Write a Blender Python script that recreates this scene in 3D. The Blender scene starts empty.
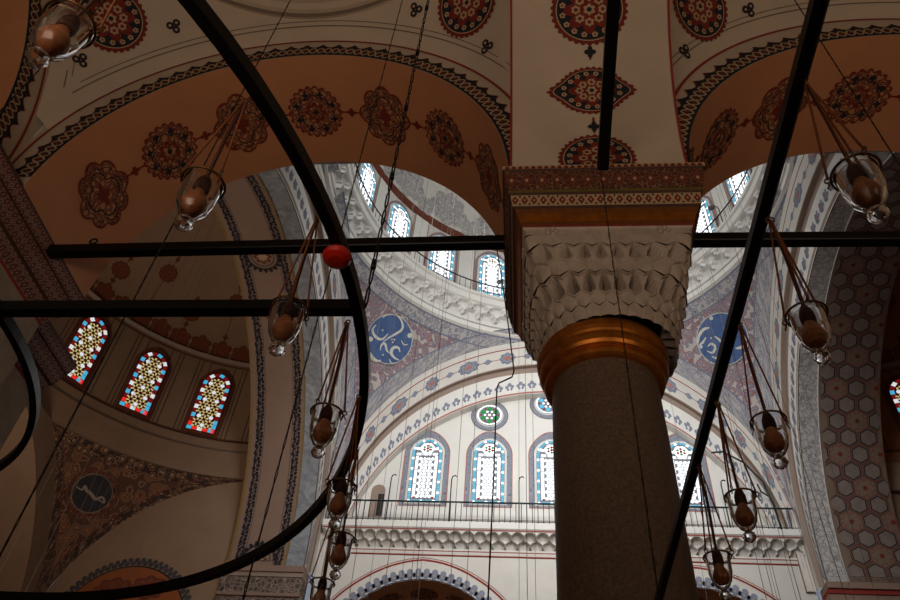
import bpy, math, random
from math import sin, cos, pi, sqrt, atan2, radians as R, hypot
from mathutils import Vector, Matrix
random.seed(7)
SC = bpy.context.scene
COL = SC.collection
V = Vector

# ------------------------------------------------------------------ camera
FPX = 762.5
cup = V((68, 735, -FPX)).normalized()
cfw = V((75, -798, -FPX)).normalized()
cfw = (cfw - cup * cfw.dot(cup)).normalized()
crt = cfw.cross(cup)
CAM = V((0, 0, 1.6))
Mw = Matrix((crt, cfw, cup))           # rows: world axes seen in the camera frame -> camera-to-world
cam_d = bpy.data.cameras.new('camera')
cam = bpy.data.objects.new('camera', cam_d)
COL.objects.link(cam)
cam.matrix_world = Matrix.Translation(CAM) @ Mw.to_4x4()
cam_d.sensor_width = 36
cam_d.lens = 36 * FPX / 900
cam_d.clip_start = 0.05
cam_d.clip_end = 200
SC.camera = cam


def ray(px, py):
    return (Mw @ V((px - 450, 300 - py, -FPX))).normalized()


def at(px, py, axis, val):
    d = ray(px, py)
    i = 'XYZ'.index(axis)
    return CAM + d * ((val - CAM[i]) / d[i])


# ------------------------------------------------------------------ materials
MATS = {}


def srgb(r, g, b):
    f = lambda c: (c / 255 / 12.92) if c <= 10 else (((c / 255) + .055) / 1.055) ** 2.4
    return (f(r), f(g), f(b), 1)


def new_mat(name):
    m = bpy.data.materials.new(name)
    m.use_nodes = True
    nt = m.node_tree
    bs = nt.nodes['Principled BSDF']
    MATS[name] = m
    return m, nt, bs


def plain(name, col, rough=.8, metal=0, noise=.12, scale=6, bump=0.0, coord='Object', spec=.3):
    m, nt, bs = new_mat(name)
    bs.inputs['Roughness'].default_value = rough
    bs.inputs['Metallic'].default_value = metal
    bs.inputs['Specular IOR Level'].default_value = spec
    tc = nt.nodes.new('ShaderNodeTexCoord')
    nz = nt.nodes.new('ShaderNodeTexNoise')
    nz.inputs['Scale'].default_value = scale
    nz.inputs['Detail'].default_value = 6
    nz.inputs['Roughness'].default_value = .65
    nt.links.new(tc.outputs[coord], nz.inputs['Vector'])
    rp = nt.nodes.new('ShaderNodeValToRGB')
    rp.color_ramp.elements[0].position = .3
    rp.color_ramp.elements[1].position = .72
    rp.color_ramp.elements[0].color = tuple(c * (1 - noise) for c in col[:3]) + (1,)
    rp.color_ramp.elements[1].color = tuple(min(1, c * (1 + noise)) for c in col[:3]) + (1,)
    nt.links.new(nz.outputs['Fac'], rp.inputs['Fac'])
    nt.links.new(rp.outputs['Color'], bs.inputs['Base Color'])
    if bump:
        bp = nt.nodes.new('ShaderNodeBump')
        bp.inputs['Strength'].default_value = bump
        bp.inputs['Distance'].default_value = .02
        nt.links.new(nz.outputs['Fac'], bp.inputs['Height'])
        nt.links.new(bp.outputs['Normal'], bs.inputs['Normal'])
    return m


def voro(name, stops, scale=3, distort=.25, rough=.8, nscale=2.0, edge=False):
    """painted scrollwork: constant colour steps over a distorted cell distance, in metres of the UV map"""
    m, nt, bs = new_mat(name)
    bs.inputs['Roughness'].default_value = rough
    bs.inputs['Specular IOR Level'].default_value = .2
    uv = nt.nodes.new('ShaderNodeUVMap')
    uv.uv_map = 'UVMap'
    nz = nt.nodes.new('ShaderNodeTexNoise')
    nz.inputs['Scale'].default_value = nscale
    nz.inputs['Detail'].default_value = 2
    nt.links.new(uv.outputs['UV'], nz.inputs['Vector'])
    mx = nt.nodes.new('ShaderNodeMixRGB')
    mx.blend_type = 'LINEAR_LIGHT'
    mx.inputs['Fac'].default_value = distort
    nt.links.new(uv.outputs['UV'], mx.inputs['Color1'])
    nt.links.new(nz.outputs['Color'], mx.inputs['Color2'])
    vo = nt.nodes.new('ShaderNodeTexVoronoi')
    if edge:
        vo.feature = 'DISTANCE_TO_EDGE'
    vo.inputs['Scale'].default_value = scale
    vo.inputs['Randomness'].default_value = .7
    nt.links.new(mx.outputs['Color'], vo.inputs['Vector'])
    rp = nt.nodes.new('ShaderNodeValToRGB')
    rp.color_ramp.interpolation = 'CONSTANT'
    els = rp.color_ramp.elements
    els[0].position, els[0].color = stops[0]
    els[1].position, els[1].color = stops[1]
    for p, c in stops[2:]:
        e = els.new(p)
        e.color = c
    nt.links.new(vo.outputs['Distance'], rp.inputs['Fac'])
    nt.links.new(rp.outputs['Color'], bs.inputs['Base Color'])
    return m


def emis(name, col, strength):
    m, nt, bs = new_mat(name)
    nt.nodes.remove(bs)
    e = nt.nodes.new('ShaderNodeEmission')
    e.inputs['Color'].default_value = col
    e.inputs['Strength'].default_value = strength
    nt.links.new(e.outputs[0], nt.nodes['Material Output'].inputs['Surface'])
    return m


CREAM = srgb(208, 202, 192)
plain('plaster_cream', CREAM, noise=.05, scale=1.2)
plain('plaster_white', srgb(222, 218, 210), noise=.04, scale=1.5)
plain('plaster_aisle', srgb(192, 174, 154), noise=.06, scale=1.6)
plain('plaster_peach', srgb(190, 130, 90), noise=.07, scale=1.3)
plain('plaster_exedra', srgb(150, 122, 98), noise=.08, scale=1.2)
plain('plaster_ochre', srgb(150, 92, 52), noise=.08, scale=1.2)
plain('plaster_deep', srgb(150, 84, 45), noise=.08, scale=1.2)
plain('stone_block', srgb(150, 132, 112), noise=.18, scale=5, bump=.3)
plain('tan_fascia', srgb(150, 130, 116), noise=.06, scale=2)
plain('groove_line', srgb(120, 104, 92), noise=.05)
plain('line_dark', srgb(52, 44, 42), noise=.1)
plain('line_red', srgb(140, 48, 38), noise=.12)
plain('line_gold', srgb(136, 106, 62), noise=.15, rough=.5)
plain('ink', srgb(34, 34, 42), noise=.2, scale=12)
plain('ink_grey', srgb(74, 70, 72), noise=.2, scale=12)
plain('red_paint', srgb(116, 40, 30), noise=.2, scale=10)
plain('brown_red', srgb(108, 56, 40), noise=.2, scale=10)
plain('cream_paint', srgb(176, 148, 116), noise=.12, scale=10)
plain('blue_paint', srgb(116, 122, 140), noise=.15, scale=8)
plain('bluegrey_paint', srgb(130, 134, 148), noise=.12, scale=8)
plain('rose_paint', srgb(170, 112, 100), noise=.1, scale=8)
plain('roundel_blue', srgb(74, 98, 142), noise=.25, scale=3)
plain('roundel_night', srgb(52, 50, 54), noise=.3, scale=4)
plain('script_cream', srgb(206, 206, 196), noise=.08)
plain('script_dull', srgb(150, 136, 120), noise=.08)
plain('iron', srgb(12, 12, 14), rough=.42, metal=.6, noise=.3, scale=20, spec=.5)
plain('iron_rail', srgb(30, 46, 48), rough=.5, metal=.3, noise=.15)
plain('wire', srgb(120, 112, 106), rough=.6, metal=.4)
plain('wire_black', srgb(14, 14, 15), rough=.6)
plain('rope', srgb(118, 66, 34), rough=.85, noise=.3, scale=40)
plain('socket', srgb(62, 30, 20), rough=.6)
plain('brass', srgb(110, 78, 48), rough=.35, metal=.8, noise=.2, scale=30)
plain('gilding', srgb(176, 106, 38), rough=.36, metal=.75, noise=.3, scale=9)
plain('gilding_dark', srgb(120, 70, 32), rough=.5, metal=.4, noise=.25, scale=9)
plain('olive', srgb(96, 84, 40), rough=.6, noise=.2)
plain('impost_brown', srgb(70, 44, 32), rough=.7, noise=.3, scale=8)
plain('marble_carved', srgb(176, 160, 146), rough=.6, noise=.2, scale=5, bump=.25)
plain('granite', srgb(102, 84, 70), rough=.42, noise=.42, scale=34, bump=.05)
plain('carpet', srgb(120, 60, 45), rough=.95, noise=.2, scale=3)
plain('lead', srgb(128, 130, 134), rough=.7)
plain('lead_warm', srgb(60, 42, 30), rough=.7)
plain('wood_dark', srgb(38, 28, 22), rough=.6)
plain('speaker_grey', srgb(92, 86, 80), rough=.6)
# grey streaked marble
m = plain('marble_grey', srgb(140, 142, 146), rough=.5, noise=.45, scale=1.5)
m.node_tree.nodes['Noise Texture'].inputs['Distortion'].default_value = 2.5
BL, RD, CR = srgb(126, 129, 142), srgb(166, 96, 82), srgb(188, 176, 166)
voro('pendentive_scroll', [(0, srgb(186, 168, 160)), (.15, RD), (.21, CR), (.25, BL), (.33, RD), (.37, BL), (.43, srgb(178, 150, 142)), (.48, BL), (.54, RD), (.59, BL), (.68, CR)], 3.3, .10, nscale=2.6)
voro('pendentive_border', [(0, CR), (.22, srgb(104, 112, 134)), (.34, CR), (.42, BL), (.56, srgb(176, 170, 168))], 5.0, .05)
voro('exedra_scroll', [(0, srgb(150, 118, 92)), (.13, srgb(104, 56, 36)), (.2, srgb(134, 96, 70)), (.31, srgb(108, 58, 38)), (.36, srgb(138, 100, 74)), (.46, srgb(98, 56, 40)), (.53, srgb(130, 100, 80)), (.62, srgb(92, 62, 48))], 2.7, .12, nscale=2.2)
voro('exedra_border', [(0, srgb(156, 128, 104)), (.26, srgb(64, 48, 42)), (.4, srgb(134, 96, 72)), (.52, srgb(64, 48, 42))], 4.5, .04)
voro('medallion_filigree', [(0, srgb(120, 34, 22)), (.035, srgb(176, 130, 92)), (.07, srgb(46, 40, 42)), (.14, srgb(150, 60, 40)), (.17, srgb(178, 126, 84))], 9, .12, nscale=5, edge=True)
voro('medallion_dark', [(0, srgb(176, 150, 118)), (.02, srgb(30, 34, 48)), (.12, srgb(60, 64, 76)), (.15, srgb(28, 32, 46))], 10, .12, nscale=5, edge=True)
voro('exedra_filigree', [(0, srgb(146, 84, 56)), (.04, srgb(92, 42, 30)), (.09, srgb(120, 66, 46))], 7, .12, nscale=5, edge=True)
voro('dome_filigree', [(0, srgb(142, 138, 136)), (.05, srgb(196, 190, 184)), (.1, srgb(124, 124, 130)), (.13, srgb(190, 184, 178))], 4, .2, nscale=3, edge=True)
voro('impost_scroll', [(0, srgb(140, 116, 92)), (.03, srgb(98, 34, 26)), (.09, srgb(60, 48, 38)), (.15, srgb(84, 50, 36))], 14, .08, nscale=6, edge=True)
voro('blue_filigree', [(0, srgb(96, 102, 118)), (.05, srgb(172, 170, 172)), (.1, srgb(132, 136, 148))], 8, .15, nscale=4, edge=True)
# daylight behind coloured glass
emis('glass_white', (.93, .97, 1, 1), 1.7)
emis('glass_cyan', (.16, .60, .85, 1), .95)
emis('glass_red', (.5, .03, .03, 1), .6)
emis('glass_green', (.04, .42, .10, 1), .8)
emis('glass_white_dim', (.95, .96, 1, 1), .75)
emis('glass_cyan_dim', (.08, .50, .80, 1), .8)
emis('glass_red_dim', (.5, .02, .02, 1), .30)
emis('glass_maroon', (.4, .02, .02, 1), .10)
emis('glass_bright_red', (.9, .03, .02, 1), .85)
emis('glass_yellow_dim', (.85, .72, .30, 1), .62)
plain('hex_ground', srgb(122, 102, 86), noise=.12, scale=2)
plain('hex_fill', srgb(128, 112, 102), noise=.2, scale=3)
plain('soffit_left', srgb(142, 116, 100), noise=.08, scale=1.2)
voro('impost_grey', [(0, srgb(150, 132, 120)), (.05, srgb(70, 58, 54)), (.1, srgb(130, 112, 100)), (.16, srgb(86, 72, 66))], 6, .02, nscale=6, edge=True)
m, nt, bs = new_mat('lattice')      # small red and cream diamonds with a dark core
bs.inputs['Roughness'].default_value = .7
uv = nt.nodes.new('ShaderNodeUVMap'); uv.uv_map = 'UVMap'
sp = nt.nodes.new('ShaderNodeSeparateXYZ'); nt.links.new(uv.outputs['UV'], sp.inputs[0])
def mnode(op, a, b=None):
    q_ = nt.nodes.new('ShaderNodeMath'); q_.operation = op
    for k_, v_ in enumerate((a, b)):
        if v_ is None: continue
        if isinstance(v_, (int, float)): q_.inputs[k_].default_value = v_
        else: nt.links.new(v_, q_.inputs[k_])
    return q_.outputs[0]
pa_ = mnode('ABSOLUTE', mnode('SUBTRACT', mnode('FRACT', mnode('MULTIPLY', sp.outputs['X'], 9.0)), .5))
pb_ = mnode('ABSOLUTE', mnode('SUBTRACT', mnode('FRACT', mnode('MULTIPLY', sp.outputs['Y'], 9.0)), .5))
dsum = mnode('ADD', pa_, pb_)
rp = nt.nodes.new('ShaderNodeValToRGB'); rp.color_ramp.interpolation = 'CONSTANT'
e_ = rp.color_ramp.elements
e_[0].position, e_[0].color = 0, srgb(60, 58, 60)
e_[1].position, e_[1].color = .16, srgb(158, 130, 108)
for p_, c_ in ((.3, srgb(116, 36, 26)), (.46, srgb(158, 130, 108)), (.54, srgb(56, 36, 32)), (.72, srgb(124, 40, 28)), (.86, srgb(150, 122, 100))):
    k_ = e_.new(p_); k_.color = c_
nt.links.new(dsum, rp.inputs['Fac']); nt.links.new(rp.outputs['Color'], bs.inputs['Base Color'])
m, nt, bs = new_mat('lamp_glass')
bs.inputs['Base Color'].default_value = (.93, .95, .97, 1)
bs.inputs['Roughness'].default_value = .06
bs.inputs['Transmission Weight'].default_value = 1
bs.inputs['IOR'].default_value = 1.16
m, nt, bs = new_mat('bulb_amber')
bs.inputs['Base Color'].default_value = srgb(160, 98, 60)
bs.inputs['Roughness'].default_value = .25
bs.inputs['Subsurface Weight'].default_value = .2
m, nt, bs = new_mat('red_glass')
bs.inputs['Base Color'].default_value = srgb(176, 30, 14)
bs.inputs['Roughness'].default_value = .3


# ------------------------------------------------------------------ mesh builder
class G:
    def __init__(s):
        s.v, s.f, s.m, s.uv, s.mats = [], [], [], [], []
        s.smooth = []

    def mi(s, mat):
        if mat not in s.mats:
            s.mats.append(mat)
        return s.mats.index(mat)

    def face(s, pts, mat, uvs=None, smooth=False):
        n = len(s.v)
        s.v += [tuple(p) for p in pts]
        s.uv += list(uvs) if uvs else [(0, 0)] * len(pts)
        s.f.append(tuple(range(n, n + len(pts))))
        s.m.append(s.mi(mat))
        s.smooth.append(smooth)

    def grid(s, F, us, vs, mat, smooth=True, uvf=None):
        n0 = len(s.v)
        for u in us:
            for w in vs:
                s.v.append(tuple(F(u, w)))
                s.uv.append(uvf(u, w) if uvf else (u, w))
        nv = len(vs)
        k = s.mi(mat) if not callable(mat) else None
        for i in range(len(us) - 1):
            for j in range(nv - 1):
                a = n0 + i * nv + j
                s.f.append((a, a + nv, a + nv + 1, a + 1))
                s.m.append(k if k is not None else s.mi(mat((us[i] + us[i + 1]) / 2, (vs[j] + vs[j + 1]) / 2)))
                s.smooth.append(smooth)

    def fan(s, S, c, pts, mat, off, rings=2):
        """filled star-shaped outline pts around c, painted on surface S(u, v, off)"""
        n0 = len(s.v)
        k = s.mi(mat)
        s.v.append(tuple(S(c[0], c[1], off)))
        s.uv.append(c)
        N = len(pts)
        for r in range(1, rings + 1):
            t = r / rings
            for p in pts:
                q = (c[0] + (p[0] - c[0]) * t, c[1] + (p[1] - c[1]) * t)
                s.v.append(tuple(S(q[0], q[1], off)))
                s.uv.append(q)
        for i in range(N):
            j = (i + 1) % N
            s.f.append((n0, n0 + 1 + i, n0 + 1 + j)); s.m.append(k); s.smooth.append(False)
            for r in range(rings - 1):
                a, b = n0 + 1 + r * N, n0 + 1 + (r + 1) * N
                s.f.append((a + i, b + i, b + j, a + j)); s.m.append(k); s.smooth.append(False)

    def ribbon(s, S, pts, w, mat, off, closed=False, taper=False):
        P = list(pts)
        N = len(P)
        L, Rr = [], []
        for i in range(N):
            a = P[(i - 1) % N] if (closed or i > 0) else P[i]
            b = P[(i + 1) % N] if (closed or i < N - 1) else P[i]
            dx, dy = b[0] - a[0], b[1] - a[1]
            l = hypot(dx, dy) or 1
            hw = w / 2
            if taper:
                hw *= .25 + .75 * sin(pi * min(1, max(0, (i + .3) / (N - .4))))
            L.append((P[i][0] - dy / l * hw, P[i][1] + dx / l * hw))
            Rr.append((P[i][0] + dy / l * hw, P[i][1] - dx / l * hw))
        for i in range(N if closed else N - 1):
            j = (i + 1) % N
            q = [L[i], Rr[i], Rr[j], L[j]]
            s.face([S(x, y, off) for x, y in q], mat, q)

    def tube(s, pts, r, mat, n=6, closed=False, cap=True):
        pts = [V(p) for p in pts]
        N = len(pts)
        n0 = len(s.v)
        prev = None
        for i, p in enumerate(pts):
            a = pts[(i - 1) % N] if (closed or i > 0) else p
            b = pts[(i + 1) % N] if (closed or i < N - 1) else p
            t = (b - a).normalized()
            if prev is None:
                ref = V((0, 0, 1)) if abs(t.z) < .9 else V((1, 0, 0))
                x = t.cross(ref).normalized()
            else:
                x = (prev - t * prev.dot(t)).normalized()
            prev = x
            y = t.cross(x)
            rr = r[i] if isinstance(r, (list, tuple)) else r
            for k in range(n):
                an = 2 * pi * k / n
                s.v.append(tuple(p + (x * cos(an) + y * sin(an)) * rr))
                s.uv.append((k / n, i))
        k0 = s.mi(mat)
        for i in range(N if closed else N - 1):
            j = (i + 1) % N
            for k in range(n):
                l = (k + 1) % n
                s.f.append((n0 + i * n + k, n0 + i * n + l, n0 + j * n + l, n0 + j * n + k))
                s.m.append(k0); s.smooth.append(n > 4)
        if cap and not closed:
            s.f.append(tuple(n0 + k for k in range(n))[::-1]); s.m.append(k0); s.smooth.append(False)
            s.f.append(tuple(n0 + (N - 1) * n + k for k in range(n))); s.m.append(k0); s.smooth.append(False)

    def box(s, lo, hi, mat, M=None):
        x0, y0, z0 = lo
        x1, y1, z1 = hi
        c = [V((x, y, z)) for x in (x0, x1) for y in (y0, y1) for z in (z0, z1)]
        if M is not None:
            c = [M @ p for p in c]
        for q in ((0, 1, 3, 2), (4, 6, 7, 5), (0, 4, 5, 1), (2, 3, 7, 6), (0, 2, 6, 4), (1, 5, 7, 3)):
            s.face([c[i] for i in q], mat, [(c[i].x + c[i].y, c[i].z) for i in q])

    def lathe(s, prof, c, mat, n=48, smooth=True, a0=0, a1=2 * pi):
        full = abs(a1 - a0 - 2 * pi) < 1e-6
        us = [a0 + (a1 - a0) * i / n for i in range(n + 1)]
        for i in range(len(prof) - 1):
            (ra, za), (rb, zb) = prof[i], prof[i + 1]
            mt = mat[i] if isinstance(mat, (list, tuple)) else mat
            s.grid(lambda u, w: V((c[0] + (ra + (rb - ra) * w) * cos(u), c[1] + (ra + (rb - ra) * w) * sin(u), c[2] + za + (zb - za) * w)),
                   us, [0, 1], mt, smooth, uvf=lambda u, w: (u * max(ra, .01), za + (zb - za) * w))

    def build(s, name, parent=None, label=None, cat=None, group=None, kind=None, weld=True, loc=None):
        me = bpy.data.meshes.new(name)
        vs = s.v
        if loc is not None:
            vs = [(x - loc[0], y - loc[1], z - loc[2]) for x, y, z in vs]
        me.from_pydata(vs, [], s.f)
        for mn in s.mats:
            me.materials.append(MATS[mn])
        me.polygons.foreach_set('material_index', s.m)
        me.polygons.foreach_set('use_smooth', s.smooth)
        ul = me.uv_layers.new(name='UVMap')
        flat = []
        for lp in me.loops:
            flat += s.uv[lp.vertex_index]
        ul.data.foreach_set('uv', flat)
        me.update()
        o = bpy.data.objects.new(name, me)
        COL.objects.link(o)
        if loc is not None:
            o.location = loc
        if parent:
            o.parent = parent
        tag(o, label, cat, group, kind)
        return o


def tag(o, label=None, cat=None, group=None, kind=None):
    if label: o['label'] = label
    if cat: o['category'] = cat
    if group: o['group'] = group
    if kind: o['kind'] = kind
    return o


def empty(name, loc, label=None, cat=None, group=None, kind=None):
    o = bpy.data.objects.new(name, None)
    o.location = loc
    o.empty_display_size = .1
    COL.objects.link(o)
    return tag(o, label, cat, group, kind)


def copy_tree(o, parent=None):
    c = o.copy()
    COL.objects.link(c)
    c.parent = parent
    for ch in list(o.children):
        copy_tree(ch, c)
    return c


def lin(a, b, n):
    return [a + (b - a) * i / n for i in range(n + 1)]


def lobes(c, a, b, n, amp, rot=0, pts=72, pw=1.0, tip=0):
    out = []
    for i in range(pts):
        t = 2 * pi * i / pts
        k = 1 + amp * (2 * abs(cos(n * (t - rot) / 2)) ** pw - 1)
        if tip:
            k += tip * max(0, cos(2 * (t - rot))) ** 8
        out.append((c[0] + a * k * cos(t), c[1] + b * k * sin(t)))
    return out


def disc(c, r, n=20):
    return [(c[0] + r * cos(2 * pi * i / n), c[1] + r * sin(2 * pi * i / n)) for i in range(n)]


def medallion(g, S, c, a, b, kind, off=.012):
    """filigree medallion of the arch soffits"""
    if kind == 'round':
        g.fan(S, c, lobes(c, a, b, 22, .06, pts=132), 'red_paint', off, 3)
        g.fan(S, c, lobes(c, a * .93, b * .93, 22, .05, pts=132), 'medallion_filigree', off + .004, 3)
        g.ribbon(S, lobes(c, a * .62, b * .62, 8, .1), .02, 'ink', off + .008, True)
        g.fan(S, c, lobes(c, a * .34, b * .34, 8, .22), 'red_paint', off + .008, 1)
        g.fan(S, c, lobes(c, a * .22, b * .22, 8, .22), 'medallion_filigree', off + .011, 1)
        g.fan(S, c, disc(c, a * .1), 'ink', off + .013, 1)
        for k in range(8):
            t = 2 * pi * (k + .5) / 8
            g.fan(S, (c[0] + a * .74 * cos(t), c[1] + b * .74 * sin(t)), lobes((c[0] + a * .74 * cos(t), c[1] + b * .74 * sin(t)), a * .1, b * .1, 4, .3, pts=24), 'ink', off + .008, 1)
    else:
        g.fan(S, c, lobes(c, a, b, 8, .1, rot=0, pw=.6, tip=.10, pts=120), 'red_paint', off, 3)
        g.fan(S, c, lobes(c, a * .93, b * .93, 8, .1, rot=0, pw=.6, tip=.10, pts=120), 'medallion_filigree', off + .004, 3)
        g.ribbon(S, lobes(c, a * .6, b * .6, 4, .2), .022, 'ink', off + .008, True)
        g.ribbon(S, lobes(c, a * .8, b * .8, 8, .1, pw=.6), .014, 'ink', off + .008, True)
        g.fan(S, c, lobes(c, a * .2, b * .3, 4, .3), 'red_paint', off + .008, 1)


def big_medallion(g, S, c, r, off=.012, sy=1.0, point=0, nt=34):
    """red toothed medallion with navy ring and red rosette"""
    def L(rr, n, amp, pts=None):
        o = lobes(c, rr, rr * sy, n, amp, pts=pts or max(72, n * 5))
        if point:
            o = [(c[0] + (x - c[0]) * (1 + point * max(0, cos(2 * atan2(y - c[1], x - c[0]))) ** 6 * (1 if True else 0)), y) for x, y in o]
        return o
    g.fan(S, c, L(r, nt, .045), 'red_paint', off, 3)
    g.fan(S, c, L(r * .9, nt, 0), 'cream_paint', off + .003, 3)
    g.fan(S, c, L(r * .87, nt, 0), 'ink', off + .006, 3)
    for k in range(16):
        t = 2 * pi * (k + .5) / 16
        q = (c[0] + r * .73 * cos(t) * (1 + point * .8 * max(0, cos(2 * t)) ** 6), c[1] + r * .73 * sin(t) * sy)
        g.fan(S, q, lobes(q, r * .075, r * .075, 5, .15, pts=30), 'cream_paint', off + .01, 1)
        g.fan(S, q, disc(q, r * .03, 8), 'red_paint', off + .012, 1)
    g.fan(S, c, lobes(c, r * .58, r * .58 * sy, 8, .2, pts=80), 'red_paint', off + .009, 2)
    for k in range(8):
        t = 2 * pi * k / 8
        q = (c[0] + r * .36 * cos(t), c[1] + r * .36 * sin(t) * sy)
        g.fan(S, q, lobes(q, r * .11, r * .11, 6, .2, pts=30), 'cream_paint', off + .013, 1)
        g.fan(S, q, disc(q, r * .055, 10), 'red_paint', off + .015, 1)
    g.fan(S, c, lobes(c, r * .14, r * .14, 6, .2, pts=36), 'cream_paint', off + .013, 1)
    g.fan(S, c, disc(c, r * .07, 10), 'ink', off + .015, 1)


def trefoil(g, S, c, r, off=.012):
    for k in range(3):
        t = pi / 2 + 2 * pi * k / 3
        q = (c[0] + r * .55 * cos(t), c[1] + r * .55 * sin(t))
        g.fan(S, q, disc(q, r * .5), 'ink', off + k * .0007, 1)
        g.fan(S, q, disc(q, r * .2, 10), 'cream_paint', off + .004, 1)


def braid(g, S, u0, u1, v, w, per, out=1, off=.01, teeth=True, dark='ink', light='cream_paint', edge='red_paint'):
    """black interlaced band with red serrated outer edge, v = inner line, growing towards out"""
    n = max(1, round((u1 - u0) / per))
    per = (u1 - u0) / n
    us = lin(u0, u1, n * 3)
    g.grid(lambda a, b: S(a, v + out * b, off), us, [0, w], dark, False, uvf=lambda a, b: (a, b))
    for i in range(n):
        a = u0 + i * per
        for ph in (1, -1):
            pts = [(a + per * t, v + out * w * (.5 + ph * .33 * cos(2 * pi * t))) for t in lin(0, 1, 10)]
            g.ribbon(S, pts, w * .11, light, off + .004 + .002 * (ph > 0))
        for q in ((a + per * .5, v + out * w * .5), (a, v + out * w * .5)):
            g.fan(S, q, lobes(q, per * .09, w * .12, 4, .2, pts=16), 'red_paint', off + .008, 1)
        if teeth:
            tr = [(a + per * .02, v + out * w), (a + per * .25, v + out * w * 1.12), (a + per * .5, v + out * w * 1.42), (a + per * .75, v + out * w * 1.12), (a + per * .98, v + out * w)]
            g.fan(S, (a + per * .5, v + out * w * 1.1), tr, edge, off, 1)
            tr = [(a + per * .12, v + out * w * .98), (a + per * .3, v + out * w * 1.1), (a + per * .5, v + out * w * 1.3), (a + per * .7, v + out * w * 1.1), (a + per * .88, v + out * w * .98)]
            g.fan(S, (a + per * .5, v + out * w * 1.07), tr, dark, off + .003, 1)


def palmettes(g, S, u0, u1, v, h, per, out=1, off=.01, mat='bluegrey_paint', mat2='blue_paint', line=None):
    n = max(1, round((u1 - u0) / per))
    per = (u1 - u0) / n
    for i in range(n):
        a = u0 + (i + .5) * per
        for dx, dy, rr in ((0, .68, .28), (-.26, .42, .24), (.26, .42, .24), (0, .2, .2)):
            q = (a + dx * per, v + out * dy * h)
            g.fan(S, q, disc(q, rr * h, 10), mat if dy > .5 else mat2, off + abs(dx) * .002 + dy * .002, 1)
        q = (a, v + out * .45 * h)
        g.fan(S, q, disc(q, .11 * h, 8), 'cream_paint', off + .006, 1)
    if line:
        g.ribbon(S, [(u, v) for u in lin(u0, u1, n * 2)], h * .14, line, off)


# ------------------------------------------------------------------ dimensions
CX, CY, H = 1.1, 15.8, 8.1       # centre of the domed square and its half width
ZA = 13.4                         # springing of the great arches
RA = 7.5                          # radius of the great arches
RHO = H * sqrt(2)

# ------------------------------------------------------------------ floor
g = G()
g.face([(-20, -3, 0), (22, -3, 0), (22, 33, 0), (-20, 33, 0)], 'carpet', [(0, 0), (1, 0), (1, 1), (0, 1)])
g.build('floor', kind='structure')


# ------------------------------------------------------------------ great arch rings (four sides of the square)
def side_frame(k):
    """returns place(a, z, d): a along the wall, d outward"""
    if k == 'far':
        return lambda a, z, d: V((CX + a, CY + H + d, z))
    if k == 'near':
        return lambda a, z, d: V((CX - a, CY - H - d, z))
    if k == 'left':
        return lambda a, z, d: V((CX - H - d, CY + a, z))
    return lambda a, z, d: V((CX + H + d, CY - a, z))


def arch_curve(t, r, zc, zlow):
    """t in [-1,1]; |t|>.8 runs down the straight jamb to zlow"""
    if abs(t) <= .8:
        p = t / .8 * pi / 2
        return r * sin(p), zc + r * cos(p)
    k = (abs(t) - .8) / .2
    return math.copysign(r, t), zc + (zlow - zc) * k


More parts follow.
